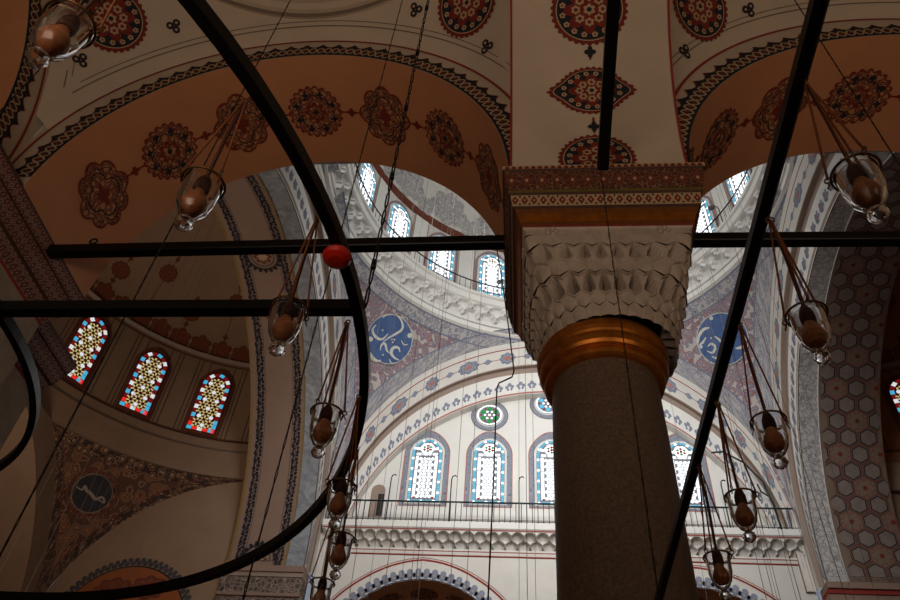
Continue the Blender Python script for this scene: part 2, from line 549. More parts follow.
def great_arch(side, name, label, ra=RA, za=ZA, zlow=13.2, depth_end=2.8):
    F = side_frame(side)
    g = G()
    ts = lin(-1, 1, 120)

    def outer(t):
        return arch_curve(t, H, 15.9, zlow)

    def inner(t, dr=0):
        return arch_curve(t, ra + dr, za, zlow)

    def depth(v):
        if v < .50: return 0
        if v < .53: return .16
        if v < .985: return .16
        return .16

    def S(t, v, off=0):
        o, i = outer(t), inner(t)
        return F(o[0] + (i[0] - o[0]) * v, o[1] + (i[1] - o[1]) * v, depth(v) - off)
    # face in stripes (v: 0 at pendentive, 1 at opening)
    vs = [0, .06, .12, .14, .3, .48, .4999, .5001, .6, .74, .84, .93, .985, 1]
    def mt(t, v):
        if .12 < v < .14: return 'line_red'
        if .48 < v < .6: return 'tan_fascia'
        if .93 < v < .985: return 'tan_fascia' if side != 'far' else 'plaster_white'
        return 'plaster_white' if v > .5 else 'plaster_cream'
    g.grid(lambda t, v: S(t, v), ts, vs, mt, False)
    # arc length scale (metres per unit t is about 15)
    k = ra * pi / 2 / .8
    S2 = lambda u, v, off: S(u / k, v, off)
    uu = .93 * k
    # medallions of the wide stripe
    n = 15
    for i in range(n):
        t = -.82 + 1.64 * (i + .5) / n
        wf = (outer(t)[1] - inner(t)[1]) if abs(t) < .4 else hypot(outer(t)[0] - inner(t)[0], outer(t)[1] - inner(t)[1])
        sc = 1 / max(.9, wf)
        c = (t * k, .31)
        g.fan(S2, c, lobes(c, .42 if i % 2 else .3, .30 * sc, 8, .1), 'blue_paint', .008, 1)
        g.fan(S2, c, lobes(c, .34 if i % 2 else .22, .23 * sc, 8, .1), 'blue_filigree', .011, 1)
        g.fan(S2, c, lobes(c, .14, .10 * sc, 6, .15), 'rose_paint', .014, 1)
        t2 = t + .82 / n
        c = (t2 * k, .31)
        g.fan(S2, c, lobes(c, .15, .12 * sc, 4, .2), 'bluegrey_paint', .009, 1)
    g.ribbon(S2, [(u, .31) for u in lin(-uu, uu, 90)], .012, 'line_red', .005)
    # palmette stripe along the inner edge
    n = 62
    for i in range(n):
        t = -.95 + 1.9 * (i + .5) / n
        wf = hypot(outer(t)[0] - inner(t)[0], outer(t)[1] - inner(t)[1])
        sc = 1 / max(.7, wf)
        c = (t * k, .79 if side != 'far' else .84)
        if side == 'far':
            sc *= 1.2
            for dx, dy, rr in ((0, -.10, .085), (-.11, -.02, .075), (.11, -.02, .075), (-.07, .07, .05), (.07, .07, .05)):
                q = (c[0] + dx, c[1] + dy * sc * 1.2)
                g.fan(S2, q, [(q[0] + rr * cos(2 * pi * m_ / 8), q[1] + rr * sc * sin(2 * pi * m_ / 8)) for m_ in range(8)], 'bluegrey_paint' if dy < 0 else 'blue_paint', .008 + abs(dx) * .02, 1)
            continue
        g.fan(S2, c, lobes(c, .16, .2 * sc, 5, .25, rot=pi / 2, pts=40), 'bluegrey_paint', .008, 1)
        g.fan(S2, (c[0] - .08, c[1] + .1 * sc), disc((c[0] - .08, c[1]), .075, 10), 'blue_paint', .011, 1)
        g.fan(S2, c, lobes(c, .05, .07 * sc, 4, .2, pts=16), 'rose_paint', .013, 1)
    if side == 'far':
        g.ribbon(S2, [(u, .975) for u in lin(-k * .95, k * .95, 90)], .03, 'rose_paint', .006)
    # soffit behind the face
    def Q(t, d, off=0, dr=0):
        a, z = inner(t, dr)
        ca, cz = (0, za)
        p = t / .8 * pi / 2
        if abs(t) <= .8:
            na, nz = -sin(p), -cos(p)
        else:
            na, nz = -math.copysign(1, t), 0
        return F(a + na * off, z + nz * off, d)
    if side in ('left', 'right'):
        g.grid(lambda t, d: Q(t, d), ts, [.16, .19], 'line_dark', True)
        g.grid(lambda t, d: Q(t, d), ts, [.19, .3, .55, .8], 'marble_grey' if side == 'left' else 'dome_filigree', True, uvf=lambda t, d: (t * k, d))
        g.grid(lambda t, q: Q(t, .8, 0, -q), ts, [0, .07], 'line_gold' if side == 'left' else 'plaster_white', True)
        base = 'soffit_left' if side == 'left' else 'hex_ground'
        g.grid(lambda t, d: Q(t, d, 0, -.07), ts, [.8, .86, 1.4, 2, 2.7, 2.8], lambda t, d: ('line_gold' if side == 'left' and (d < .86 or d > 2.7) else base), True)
        T = lambda u, v, off: Q(u / k, v, off, -.07)
        if side == 'left':
            for v0 in (1.05, 2.42):
                g.ribbon(T, [(u, v0) for u in lin(-k * .98, k * .98, 120)], .02, 'line_dark', .006)
                n = 110
                for i in range(n):
                    u = -k * .98 + 2 * k * .98 * (i + .5) / n
                    for dx, dv, rr in ((-.07, -.07, .055), (.06, -.08, .05), (0, .07, .06), (.1, .06, .04), (-.1, .09, .035)):
                        q = (u + dx + random.uniform(-.015, .015), v0 + dv + random.uniform(-.02, .02))
                        g.fan(T, q, lobes(q, rr * 1.2, rr, 3, .2, rot=i, pts=12), 'ink', .009 + rr * .05, 1)
                g.ribbon(T, [(u, v0 + (.17 if v0 < 1.5 else -.17)) for u in lin(-k * .98, k * .98, 120)], .015, 'line_dark', .006)
            for tc in (-.74, .037, .80):     # large floral rings of the soffit
                c = (tc * k, 1.74)
                g.ribbon(T, disc(c, .52, 40), .05, 'line_dark', .012, True)
                g.ribbon(T, disc(c, .4, 40), .03, 'line_dark', .012, True)
                for i in range(20):
                    a = 2 * pi * i / 20
                    q = (c[0] + .60 * cos(a), c[1] + .60 * sin(a))
                    g.fan(T, q, lobes(q, .07, .07, 3, .3, rot=a, pts=12), 'ink', .013, 1)
                g.fan(T, c, lobes(c, .26, .26, 8, .25, pts=60), 'brown_red', .012, 1)
                g.fan(T, c, lobes(c, .16, .16, 8, .25, pts=60), 'cream_paint', .015, 1)
        else:
            a0 = 1.28
            d0, d1 = .88, 2.76
            rows = int(2 * k / (a0 * sqrt(3) / 2)) + 2
            def inside(q, m=.0):
                return d0 + m < q[1] < d1 - m and abs(q[0]) < k * .97
            def cl(p):
                return (max(-k * .985, min(k * .985, p[0])), max(d0, min(d1, p[1])))
            for r_ in range(-rows // 2 - 1, rows // 2 + 2):
                for c_ in range(-1, 5):
                    st = (r_ * a0 * sqrt(3) / 2, .75 + (c_ + (r_ % 2) * .5) * a0)
                    if inside(st, .05):
                        g.fan(T, st, lobes(st, .07, .07, 6, .25, pts=24), 'red_paint', .011, 1)
                        star = []
                        for q_ in range(12):
                            rr = .42 if q_ % 2 == 0 else .24
                            an = pi * q_ / 6 + pi / 6
                            star.append(cl((st[0] + rr * cos(an), st[1] + rr * sin(an))))
                        g.ribbon(T, star, .025, 'line_red', .007, True)
                    for dx, dy in ((0, .5), (sqrt(3) / 4, .25), (sqrt(3) / 4, -.25)):
                        hx = (st[0] + dx * a0, st[1] + dy * a0)
                        if not inside(hx, -.2): continue
                        hp = [cl((hx[0] + 0.31 * cos(pi / 3 * q_), hx[1] + 0.31 * sin(pi / 3 * q_))) for q_ in range(6)]
                        hi = [cl((hx[0] + 0.265 * cos(pi / 3 * q_), hx[1] + 0.265 * sin(pi / 3 * q_))) for q_ in range(6)]
                        ho = [cl((hx[0] + 0.365 * cos(pi / 3 * q_), hx[1] + 0.365 * sin(pi / 3 * q_))) for q_ in range(6)]
                        cc = cl(hx)
                        g.fan(T, cc, ho, 'brown_red', .006, 1)
                        g.fan(T, cc, [cl((hx[0] + .335 * cos(pi / 3 * q_), hx[1] + .335 * sin(pi / 3 * q_))) for q_ in range(6)], 'hex_ground', .0075, 1)
                        g.fan(T, cc, hp, 'ink', .009, 1)
                        g.fan(T, cc, hi, 'hex_fill', .011, 1)
    else:
        g.grid(lambda t, d: Q(t, d), ts, [.16, .5], 'plaster_white', True)
    if side in ('left', 'right'):
        # impost cornice under the springing and the pier below it
        for sg in (-1, 1):
            if (sg > 0) != (side == 'left'):
                continue          # the near jambs run straight down into the piers
            for i, (z0, z1, pr) in enumerate(((13.0, 13.2, .12), (12.85, 13.0, .06), (12.3, 12.85, .02), (12.2, 12.3, .07))):
                mt_ = ['soffit_left', 'tan_fascia', 'impost_grey', 'soffit_left'][i] if side == 'left' else ['soffit_left', 'line_red', 'soffit_left', 'soffit_left'][i]
                lo = F(sg * (RA - pr), z0, .1)
                hi = F(sg * (RA + .6), z1, 2.85)
                g.box([min(a, b) for a, b in zip(lo, hi)], [max(a, b) for a, b in zip(lo, hi)], mt_)
            lo = F(sg * RA, 0, 0)
            hi = F(sg * (H + .9), 12.25, 2.8)
            g.box([min(a, b) for a, b in zip(lo, hi)], [max(a, b) for a, b in zip(lo, hi)], 'impost_grey' if side == 'left' else 'soffit_left')
    return g.build(name, label=label, kind='structure')


great_arch('left', 'great_arch', 'left great arch with floral edged soffit')
great_arch('right', 'great_arch', 'right great arch with hexagon painted soffit')
great_arch('far', 'great_arch', 'far great arch framing the windowed wall', za=13.75)
great_arch('near', 'great_arch', 'near great arch over the colonnade')


# ------------------------------------------------------------------ pendentives
def on_sphere(c, rho, az, z, off=0):
    rh = sqrt(max(0, rho * rho - (z - c[2]) ** 2))
    p = V((c[0] + rh * sin(az), c[1] + rh * cos(az), z))
    n = (V(c) - p).normalized()
    return p + n * off


PC = (CX, CY, 15.9)
for name, az0 in (('far left', -45), ('far right', 45), ('near right', 135), ('near left', -135)):
    g = G()
    azs = [R(az0 - 45 + 90 * i / 60) for i in range(61)]

    def ZB(az):
        d = H / max(abs(sin(az)), abs(cos(az)))
        return 15.9 + sqrt(max(0, RHO ** 2 - d * d))
    g.grid(lambda az, t: on_sphere(PC, RHO, az, ZB(az) + (24.0 - ZB(az)) * t), azs, lin(0, 1, 14), 'pendentive_scroll', True,
           uvf=lambda az, t: (az * 9.5, (ZB(az) + (24.0 - ZB(az)) * t) * 1.25))
    # top border
    g.grid(lambda az, z: on_sphere(PC, RHO, az, z, .014), azs, [23.6, 23.8, 23.99], 'pendentive_border', True, uvf=lambda az, z: (az * 8.5, z))
    for zz in (23.58, 23.97):
        g.grid(lambda az, z: on_sphere(PC, RHO, az, z, .02), azs, [zz - .02, zz + .02], 'blue_paint', True)
    # side borders following the two wall arches
    for sgn in (-1, 1):
        wall_az = az0 + sgn * 45
        wd = V((sin(R(wall_az)), cos(R(wall_az)), 0))
        td = V((sin(R(wall_az - sgn * 90)), cos(R(wall_az - sgn * 90)), 0))

        def B(ph, e):
            rr = sqrt(RHO ** 2 - (H - e) ** 2)
            p = V(PC) + wd * (H - e) + td * (rr * sin(ph)) + V((0, 0, rr * cos(ph)))
            return p + (V(PC) - p).normalized() * .016
        def amax(e):
            rr = sqrt(RHO ** 2 - (H - e) ** 2)
            return math.asin(min(1, (H - e) / rr))
        g.grid(lambda t, e: B(t * amax(e), e), lin(.05, 1, 50), [0, .2, .42], 'pendentive_border', True, uvf=lambda t, e: (t * 12.8, e * 1.6))
        g.grid(lambda t, e: B(t * amax(e), e) * 1.0, lin(.05, 1, 50), [.42, .46], 'blue_paint', True)
    g.build('pendentive', label=name + ' pendentive painted with red and blue scrolls', kind='structure')


# ------------------------------------------------------------------ main dome: cornice, drum, dome
g = G()
n = 240
az = [2 * pi * i / n for i in range(n + 1)]


def cyl(c, r, a, z):
    return V((c[0] + r * sin(a), c[1] + r * cos(a), z))


C2 = (CX, CY)
prof = [(8.1, 23.99, 'plaster_white'), (7.98, 24.05, 'plaster_white'), (7.98, 24.28, 'plaster_white'), (7.93, 24.30, 'line_dark'), (7.93, 24.32, 'plaster_white'), (7.9, 24.5, None)]
for i in range(len(prof) - 1):
    (r0, z0, mt), (r1, z1, _) = prof[i], prof[i + 1]
    g.grid(lambda a, t: cyl(C2, r0 + (r1 - r0) * t, a, z0 + (z1 - z0) * t), az, [0, 1], mt, False, uvf=lambda a, t: (a * 8, t))


def muq(s, t):
    """one stalactite cell: s in [-1,1] across, t in [0,1] up; returns 0 recessed .. 1 proud"""
    w = .9 * max(0, 1 - t ** 3) ** .6
    if abs(s) < w:
        d = 1 - abs(s) / max(w, 1e-3)
        return t ** 2 * .7 - .8 * min(1, d * 2.2) * (1 - t) ** .3
    return 1.0


NC = 66
us = [2 * pi * i / (NC * 8) for i in range(NC * 8 + 1)]
for tier, (z0, z1, r0, r1) in enumerate(((24.45, 24.85, 7.9, 7.72), (24.85, 25.14, 7.72, 7.58))):
    def F(a, t):
        s = ((a / (2 * pi) * NC + .5 * tier) % 1) * 2 - 1
        return cyl(C2, r0 + (r1 - r0) * muq(s, t), a, z0 + (z1 - z0) * t)
    g.grid(F, us, lin(0, 1, 6), 'plaster_white', False)
for (r0, z0), (r1, z1) in (((7.58, 25.14), (7.5, 25.2)), ((7.5, 25.2), (7.5, 25.5)), ((7.5, 25.5), (7.42, 25.55)), ((7.42, 25.55), (7.42, 25.7)), ((7.42, 25.7), (8.02, 25.7))):
    g.grid(lambda a, t: cyl(C2, r0 + (r1 - r0) * t, a, z0 + (z1 - z0) * t), az, [0, 1], 'plaster_white', False)
g.build('dome_cornice', label='white carved cornice ring below the main dome', kind='structure')

g = G()
g.grid(lambda a, z: cyl(C2, 8.0, a, z), az, [25.7, 27, 28.5, 29.6], 'plaster_cream', True, uvf=lambda a, z: (a * 8, z))
D = lambda u, v, off: cyl(C2, 8.0 - off, u / 8.0, v)
for k in range(20):
    a = R(18 * k + 9) * 8
    for dx in (-.42, .42):                     # pilaster between the drum windows
        g.ribbon(D, [(a + dx, 25.7), (a + dx, 29.3)], .05, 'tan_fascia', .01)
    g.grid(lambda u, v: D(u, v, .06), [a - .36, a, a + .36], [25.7, 29.35], 'plaster_white', False)
    g.face([D(a - .36, 25.7, .06), D(a - .36, 25.7, 0), D(a - .36, 29.35, 0), D(a - .36, 29.35, .06)], 'tan_fascia')
    g.face([D(a + .36, 25.7, .06), D(a + .36, 25.7, 0), D(a + .36, 29.35, 0), D(a + .36, 29.35, .06)], 'tan_fascia')
g.grid(lambda a, t: cyl(C2, 7.9 + .1 * t, a, 29.6 - .2 * t), az, [0, 1], 'brown_red', True)
g.grid(lambda a, t: cyl(C2, 7.9, a, 29.6 + .12 * t), az, [0, 1], 'brown_red', True)
g.build('dome_drum', label='cylindrical drum of the main dome', kind='structure')


g = G()
def DS(u, v, off=0):                  # u metres round at radius 8, v metres up the shell
    p = v / 8.6
    return V((CX + (7.95 - off) * cos(p) * sin(u / 8), CY + (7.95 - off) * cos(p) * cos(u / 8), 29.7 + (7.0 - off) * sin(p)))
g.grid(lambda u, v: DS(u, v), lin(0, 16 * pi, 96), lin(0, 8.6 * pi / 2, 14), 'plaster_cream', True)
for k in range(20):
    a = R(18 * k) * 8
    g.fan(DS, (a, 1.5), lobes((a, 1.5), .95, 1.15, 8, .12), 'dome_filigree', .03, 4)
    a += 8 * R(9)
    g.fan(DS, (a, .8), lobes((a, .8), .5, .65, 6, .15), 'dome_filigree', .03, 3)
g.grid(lambda u, v: DS(u, v, .02), lin(0, 16 * pi, 96), [.05, .22], 'brown_red', True)
g.build('main_dome', label='main dome above the drum', kind='structure')


# ------------------------------------------------------------------ stained-glass windows
def lancet(w, h, n=10, point=.12):
    """half width w, total height h, pointed-round head; outline counter-clockwise from bottom right"""
    zs = h - w * (1 + point)
    pts = [(w, 0), (w, zs)]
    for i in range(1, n + 1):
        t = pi / 2 * i / n
        pts.append((w * cos(t), zs + w * (1 + point * sin(t) ** 3) * sin(t)))
    left = [(-x, y) for x, y in pts[::-1]][1:]
    return pts + left


def inside_lancet(x, y, w, h):
    zs = h - w * 1.1
    if y < 0 or abs(x) > w: return False
    return y <= zs or hypot(x, y - zs) <= w


def path_points(pts, step):
    """resample an open outline"""
    out = []
    acc = 0
    for i in range(len(pts) - 1):
        a, b = V(pts[i]), V(pts[i + 1])
        l = (b - a).length
        d = step - acc if out else 0
        while d <= l:
            q = a + (b - a) * (d / l)
            t = (b - a) / l
            out.append((q, t))
            d += step
        acc = l - (d - step)
    return out


FL = lambda x, y, off: V((x, -off, y))    # window local frame: face looks along -Y


def make_window(kind):
    """returns (frame builder, glass builder, surround builder) in the local frame"""
    fr, gl, su = G(), G(), G()
    if kind in ('round', 'round_blue'):
        petal = 'glass_green' if kind == 'round' else 'glass_cyan'
        r = .5
        fr.fan(FL, (0, 0), disc((0, 0), r, 40), 'lead', .05, 1)
        for i in range(24):
            a = 2 * pi * i / 24
            for r0, r1, f in ((.86, .98, .9),):
                q = [(r * r0 * cos(a), r * r0 * sin(a)), (r * r1 * cos(a), r * r1 * sin(a)), (r * r1 * cos(a + .22), r * r1 * sin(a + .22)), (r * r0 * cos(a + .22), r * r0 * sin(a + .22))]
                gl.face([FL(x, y, .06) for x, y in q], 'glass_white')
        for i in range(6):
            a = 2 * pi * i / 6 + pi / 6
            q = (r * .6 * cos(a), r * .6 * sin(a))
            gl.fan(FL, q, disc(q, r * .21, 6), petal, .06, 1)
            a += pi / 6
            q = (r * .66 * cos(a), r * .66 * sin(a))
            gl.fan(FL, q, disc(q, r * .085, 6), 'glass_red', .06, 1)
            q = (r * .36 * cos(a), r * .36 * sin(a))
            gl.fan(FL, q, disc(q, r * .1, 6), 'glass_white', .06, 1)
            q = (r * .23 * cos(a + .5), r * .23 * sin(a + .5))
            gl.fan(FL, q, disc(q, r * .05, 5), 'glass_red', .062, 1)
        gl.fan(FL, (0, 0), disc((0, 0), r * .12, 6), 'glass_white', .06, 1)
        su.fan(FL, (0, 0), disc((0, 0), r * 1.48, 48), 'line_dark', .014, 1)
        su.fan(FL, (0, 0), disc((0, 0), r * 1.44, 48), 'blue_filigree', .018, 1)
        su.fan(FL, (0, 0), disc((0, 0), r * 1.1, 48), 'plaster_white', .022, 1)
        return fr, gl, su
    if kind == 'exedra':
        w, h = .54, 2.85
    elif kind == 'drum':
        w, h = .60, 2.75
    else:
        w, h = .59, 2.8
    out = lancet(w, h)
    fr.fan(FL, (0, h * .5), out, 'lead_warm' if kind == 'exedra' else 'lead', .05, 1)
    # raised plaster rim
    rim = [FL(x * 1.04, y if y > 0 else -.02, .03) for x, y in lancet(w * 1.0, h)]
    fr.tube(rim, .035, 'plaster_white' if kind != 'exedra' else 'brown_red', 6, True)
    # border blocks
    bw = .11 if kind != 'exedra' else .15
    mid = lancet(w - bw * .62, h - bw * .62)
    mid = [(x, max(y, bw * .62)) for x, y in mid]
    if kind == 'exedra':
        cols = ['glass_white_dim', 'glass_red_dim', 'glass_cyan_dim', 'glass_red_dim']
        step = .2
    else:
        cols = ['glass_cyan', 'glass_cyan', 'glass_cyan', 'glass_white']
        step = .115
    for i, (q, t) in enumerate(path_points(mid + [mid[0]], step)):
        nrm = V((-t.y, t.x))
        hw, hl = bw * (.42 if kind != 'exedra' else .5), step * (.42 if kind != 'exedra' else .46)
        qs = [q + nrm * hw - t * hl, q - nrm * hw - t * hl, q - nrm * hw + t * hl, q + nrm * hw + t * hl]
        c_ = cols[i % 4]
        if kind == 'exedra' and q.y < .35:
            c_ = ['glass_bright_red', 'glass_cyan_dim', 'glass_bright_red', 'glass_white_dim'][i % 4]
        gl.face([FL(p.x, p.y, .06) for p in qs], c_)
    iw, ih = w - bw * (1.5 if kind != 'exedra' else 1.15), h - bw * 1.3
    if kind == 'exedra':
        # yellow six-pointed star lattice with white hexagons on dark red
        fr.fan(FL, (0, h * .5), [(x * .8, bw * 1.3 + (y) * .905) for x, y in out], 'glass_maroon', .052, 1)
        a0 = .46
        rows = int(h / (a0 * .866)) + 2
        for r_ in range(rows):
            for c_ in range(-2, 3):
                st = ((c_ + (r_ % 2) * .5) * a0, .28 + r_ * a0 * .866)
                if inside_lancet(st[0], st[1], iw * .86, ih):
                    gl.fan(FL, st, disc(st, .092, 6), 'glass_white_dim', .06, 1)
                for q_ in range(6):
                    an = pi / 3 * q_ + pi / 6
                    q = (st[0] + .15 * cos(an), st[1] + .15 * sin(an))
                    if inside_lancet(q[0], q[1] , iw * .95, ih):
                        L_, W_ = .05, .034
                        pt = [(q[0] + L_ * cos(an) * sx - W_ * sin(an) * sy, q[1] + L_ * sin(an) * sx + W_ * cos(an) * sy) for sx, sy in ((-1, -1), (1, -1), (1, 1), (-1, 1))]
                        gl.face([FL(x, y, .061) for x, y in pt], 'glass_yellow_dim')
                    an += pi / 6
                    q = (st[0] + .23 * cos(an), st[1] + .23 * sin(an))
                    if q_ < 3 and inside_lancet(q[0], q[1], iw * .95, ih):
                        L_, W_ = .028, .062
                        pt = [(q[0] + L_ * cos(an) * sx - W_ * sin(an) * sy, q[1] + L_ * sin(an) * sx + W_ * cos(an) * sy) for sx, sy in ((-1, -1), (1, -1), (1, 1), (-1, 1))]
                        gl.face([FL(x, y, .061) for x, y in pt], 'glass_yellow_dim')
    else:
        # white side panels, hexagon net in the middle, little rose in the head
        hs = h - w * 1.25
        for sg in (-1, 1):
            z = bw * 1.6
            nseg = 3
            for i in range(nseg):
                z0 = bw * 1.7 + (hs - bw * 2) * i / nseg
                z1 = bw * 1.7 + (hs - bw * 2) * (i + 1) / nseg - .03
                x0, x1 = sg * (iw - .11), sg * iw
                gl.face([FL(x, y, .06) for x, y in ((x0, z0), (x1, z0), (x1, z1), (x0, z1))], 'glass_white')
        mw = iw - .10
        a0 = .15
        r_ = 0
        z = bw * 1.7 + a0 * .5
        while z < hs - a0 * .5:
            off = (r_ % 2) * a0 * .5
            x = -mw + a0 * .5 - off * 0
            nn = int((2 * mw - off) / a0)
            for c_ in range(nn):
                q = (-(nn - 1) * a0 / 2 + c_ * a0, z)
                gl.fan(FL, q, [(q[0] + a0 * .49 * cos(pi / 3 * k + pi / 6), q[1] + a0 * .49 * sin(pi / 3 * k + pi / 6)) for k in range(6)], 'glass_white', .06, 1)
            z += a0 * .9
            r_ += 1
        for z0, z1 in ((hs - .02, hs + .09),):
            for x0, x1 in ((-iw + .02, -iw + .2), (-iw + .24, -.05 - .12), (-.14, .14), (.17, iw - .24), (iw - .2, iw - .02)):
                gl.face([FL(x, y, .06) for x, y in ((x0, z0), (x1, z0), (x1, z1), (x0, z1))], 'glass_white')
        c = (0, hs + .30)
        gl.fan(FL, c, lobes(c, .27, .25, 6, .05), 'glass_white', .056, 1)
        for k in range(6):
            a = pi / 3 * k + pi / 6
            q = (c[0] + .14 * cos(a), c[1] + .12 * sin(a))
            gl.fan(FL, q, lobes(q, .055, .05, 4, .1, pts=12), 'glass_red' if k % 2 else 'glass_green', .06, 1)
        gl.fan(FL, c, disc(c, .06, 8), 'glass_red', .06, 1)
        for k in range(9):
            a = pi * (k + .5) / 9
            r0, r1 = .25, .25 + w * .36
            p = [(r0 * cos(a - .14), c[1] - .08 + r0 * sin(a - .14)), (r1 * cos(a - .15), c[1] - .08 + r1 * sin(a - .15)), (r1 * cos(a + .15), c[1] - .08 + r1 * sin(a + .15)), (r0 * cos(a + .14), c[1] - .08 + r0 * sin(a + .14))]
            p = [(max(-iw, min(iw, x)), y) for x, y in p]
            if all(inside_lancet(x, y, w - .1, h - .07) for x, y in p):
                gl.face([FL(x, y, .06) for x, y in p], 'glass_white')
        for sg in (-1, 1):
            q = (sg * (iw - .07), bw * 1.7 + .02)
            gl.fan(FL, q, disc(q, .05, 6), 'glass_red', .063, 1)
    # painted surround
    k1 = {'exedra': 1.30, 'drum': 1.34, 'tympanum': 1.5}[kind]
    o2 = lancet(w * k1, h + w * (k1 - 1) * 1.5, point=.22)
    mats_ = {'exedra': ('brown_red', 'exedra_filigree'), 'drum': ('rose_paint', 'blue_filigree'), 'tympanum': ('rose_paint', 'blue_filigree')}[kind]
    o2 = [(x, y - .12 if y == 0 else y) for x, y in o2]
    su.fan(FL, (0, h * .5), o2, mats_[0], .014, 1)
    o3 = lancet(w * k1 - .04, h + w * (k1 - 1) * 1.5 - .05, point=.22)
    o3 = [(x, y - .09 if y == 0 else y) for x, y in o3]
    su.fan(FL, (0, h * .5), o3, mats_[1], .018, 1)
    su.fan(FL, (0, h * .5), [(x * 1.13, y * 1.03 if y > 0 else -.04) for x, y in out], 'plaster_white' if kind != 'exedra' else 'brown_red', .022, 1)
    return fr, gl, su


WN = [0]


def window_proto(kind):
    fr, gl, su = make_window(kind)
    WN[0] += 1
    o = fr.build('window_%d' % WN[0], kind='structure')
    gl.build('glass', o)
    su.build('painted_surround', o)
    return o


def place_window(proto, loc, face_az, label, first):
    """face_az: direction in which the window looks out of the building (0 = +Y, 90 = +X)"""
    if first:
        o = proto
    else:
        o = copy_tree(proto)
        WN[0] += 1
        o.name = 'window_%d' % WN[0]
    o.location = loc
    o.rotation_euler = (0, 0, -R(face_az))
    o['label'] = label
    return o


YT = CY + H + .5        # tympanum wall plane
tw = window_proto('tympanum')
WX = [-3.62, -1.24, 1.12, 3.50, 5.92]
nm = ['leftmost', 'second from left', 'middle', 'second from right', 'rightmost']
for i, x in enumerate(WX):
    place_window(tw, (x, YT, 16.35), 0, 'arched stained glass window above the far balcony, %s of the row' % nm[i], i == 0)
rw = window_proto('round')
for i, (x, z) in enumerate(((-1.28, 20.35), (1.05, 20.95), (3.45, 20.35))):
    place_window(rw if i != 1 else window_proto('round_blue'), (x, YT, z), 0, 'round stained glass window, %s above the far windows' % ('left green', 'middle blue', 'right green')[i], i < 2)
dw = window_proto('drum')
for i in range(20):
    a = R(18 * i)
    place_window(dw, (CX + 7.93 * sin(a), CY + 7.93 * cos(a), 26.15), 18 * i, 'arched stained glass window in the dome drum', i == 0)
ew = window_proto('exedra')
k = 0
for sgn, side in ((-1, 'left'), (1, 'right')):
    cxw = CX + sgn * (H + 2.6)
    for j in range(8):
        da = 90 - 68.9 + 19.7 * j
        a = sgn * (20.0 + 19.2 * j - (2.0 if sgn > 0 else 0))
        place_window(ew, (cxw + 7.62 * sin(R(a)), CY + 7.62 * cos(R(a)), 18.35), a, '%s half dome window of star patterned coloured glass' % side, k == 0)
        k += 1


# ------------------------------------------------------------------ far wall
def arch_wall(g, x0, x1, z1, y, arches, mat, band=None, n=24):
    """vertical wall at Y=y from z=0 with pointed openings; arches: (cx, half, spring, rise)"""
    xs = sorted(set([x0, x1] + [a[0] - a[1] for a in arches] + [a[0] + a[1] for a in arches]))
    for i in range(len(xs) - 1):
        xa, xb = xs[i], xs[i + 1]
        mid = (xa + xb) / 2
        ar = [a for a in arches if a[0] - a[1] < mid < a[0] + a[1]]
        if not ar:
            g.face([(xa, y, 0), (xb, y, 0), (xb, y, z1), (xa, y, z1)], mat)
            continue
        c, hw, zs, ri = ar[0]
        for j in range(n):
            t0, t1 = pi - pi * j / n, pi - pi * (j + 1) / n
            p0 = (c + hw * cos(t0), zs + ri * sin(t0))
            p1 = (c + hw * cos(t1), zs + ri * sin(t1))
            g.face([(p0[0], y, p0[1]), (p1[0], y, p1[1]), (p1[0], y, z1), (p0[0], y, z1)], mat)


def soffit(g, c, hw, zs, ri, y0, y1, mat, n=40):
    g.grid(lambda t, y: V((c + hw * cos(t), y, zs + ri * sin(t))), lin(0, pi, n), [y0, y1], mat, True, uvf=lambda t, y: (t * hw, y))


YL = CY + H + .1         # lower arcade wall plane on the far side (Y = 24.0)
farA = [(CX - 4.42, 3.3, 9.4, 3.85), (CX + 4.42, 3.3, 9.4, 3.85)]
g = G()
arch_wall(g, CX - 8.1, CX + 8.1, 14.3, YL, farA, 'plaster_cream')
for c, hw, zs, ri in farA:
    soffit(g, c, hw, zs, ri, YL, YL + 2, 'plaster_peach')
    E_ = lambda u, v, off: V((c + (hw + v) * cos(u), YL - off, zs + (ri + v) * sin(u)))
    for tt in [(i + .5) / 40 for i in range(40)]:
        a = pi * tt
        for dx, dy, rr in ((0, .30, .10), (-.028, .17, .09), (.028, .17, .09), (0, .08, .07)):
            q = (a + dx, dy)
            g.fan(E_, q, [(q[0] + rr / 3.5 * cos(2 * pi * i / 10), q[1] + rr * sin(2 * pi * i / 10)) for i in range(10)], 'bluegrey_paint' if dy > .2 else 'blue_paint', .01 + dy * .01 + abs(dx) * .05, 1)
        g.fan(E_, (a, .17), [(a + .012 * cos(2 * pi * i / 8), .17 + .04 * sin(2 * pi * i / 8)) for i in range(8)], 'cream_paint', .02, 1)
    g.grid(lambda u, v: E_(u, v, .008), lin(0, pi, 40), [0, .04], 'line_dark', False)
    # red outline arch, slightly pointed
    def PO(u, v):
        s = sin(u)
        return V((c + (hw + .62 + v) * cos(u), YL - .012, zs + (ri + .55 + v) * s + .12 * max(0, 1 - abs(u - pi / 2) / .5)))
    g.grid(PO, lin(.1, pi - .1, 50), [0, .06], 'line_red', False)
    g.grid(PO, lin(.1, pi - .1, 50), [.10, .12], 'line_red', False)
    # dark aisle behind with filigree medallion on its vault
    for k in range(7):
        a = R(22.5 * (k + 1))
        SS = lambda u, v, off: V((c + (hw - off) * cos(u / 3.5), v, zs + (ri - off) * sin(u / 3.5)))
        medallion(g, SS, (a * 3.5, YL + 1), .5, .42, 'round' if k % 2 else 'lobed')
g.face([(CX - 8.1, YL + 7, 0), (CX + 8.1, YL + 7, 0), (CX + 8.1, YL + 7, 14.5), (CX - 8.1, YL + 7, 14.5)], 'plaster_aisle')
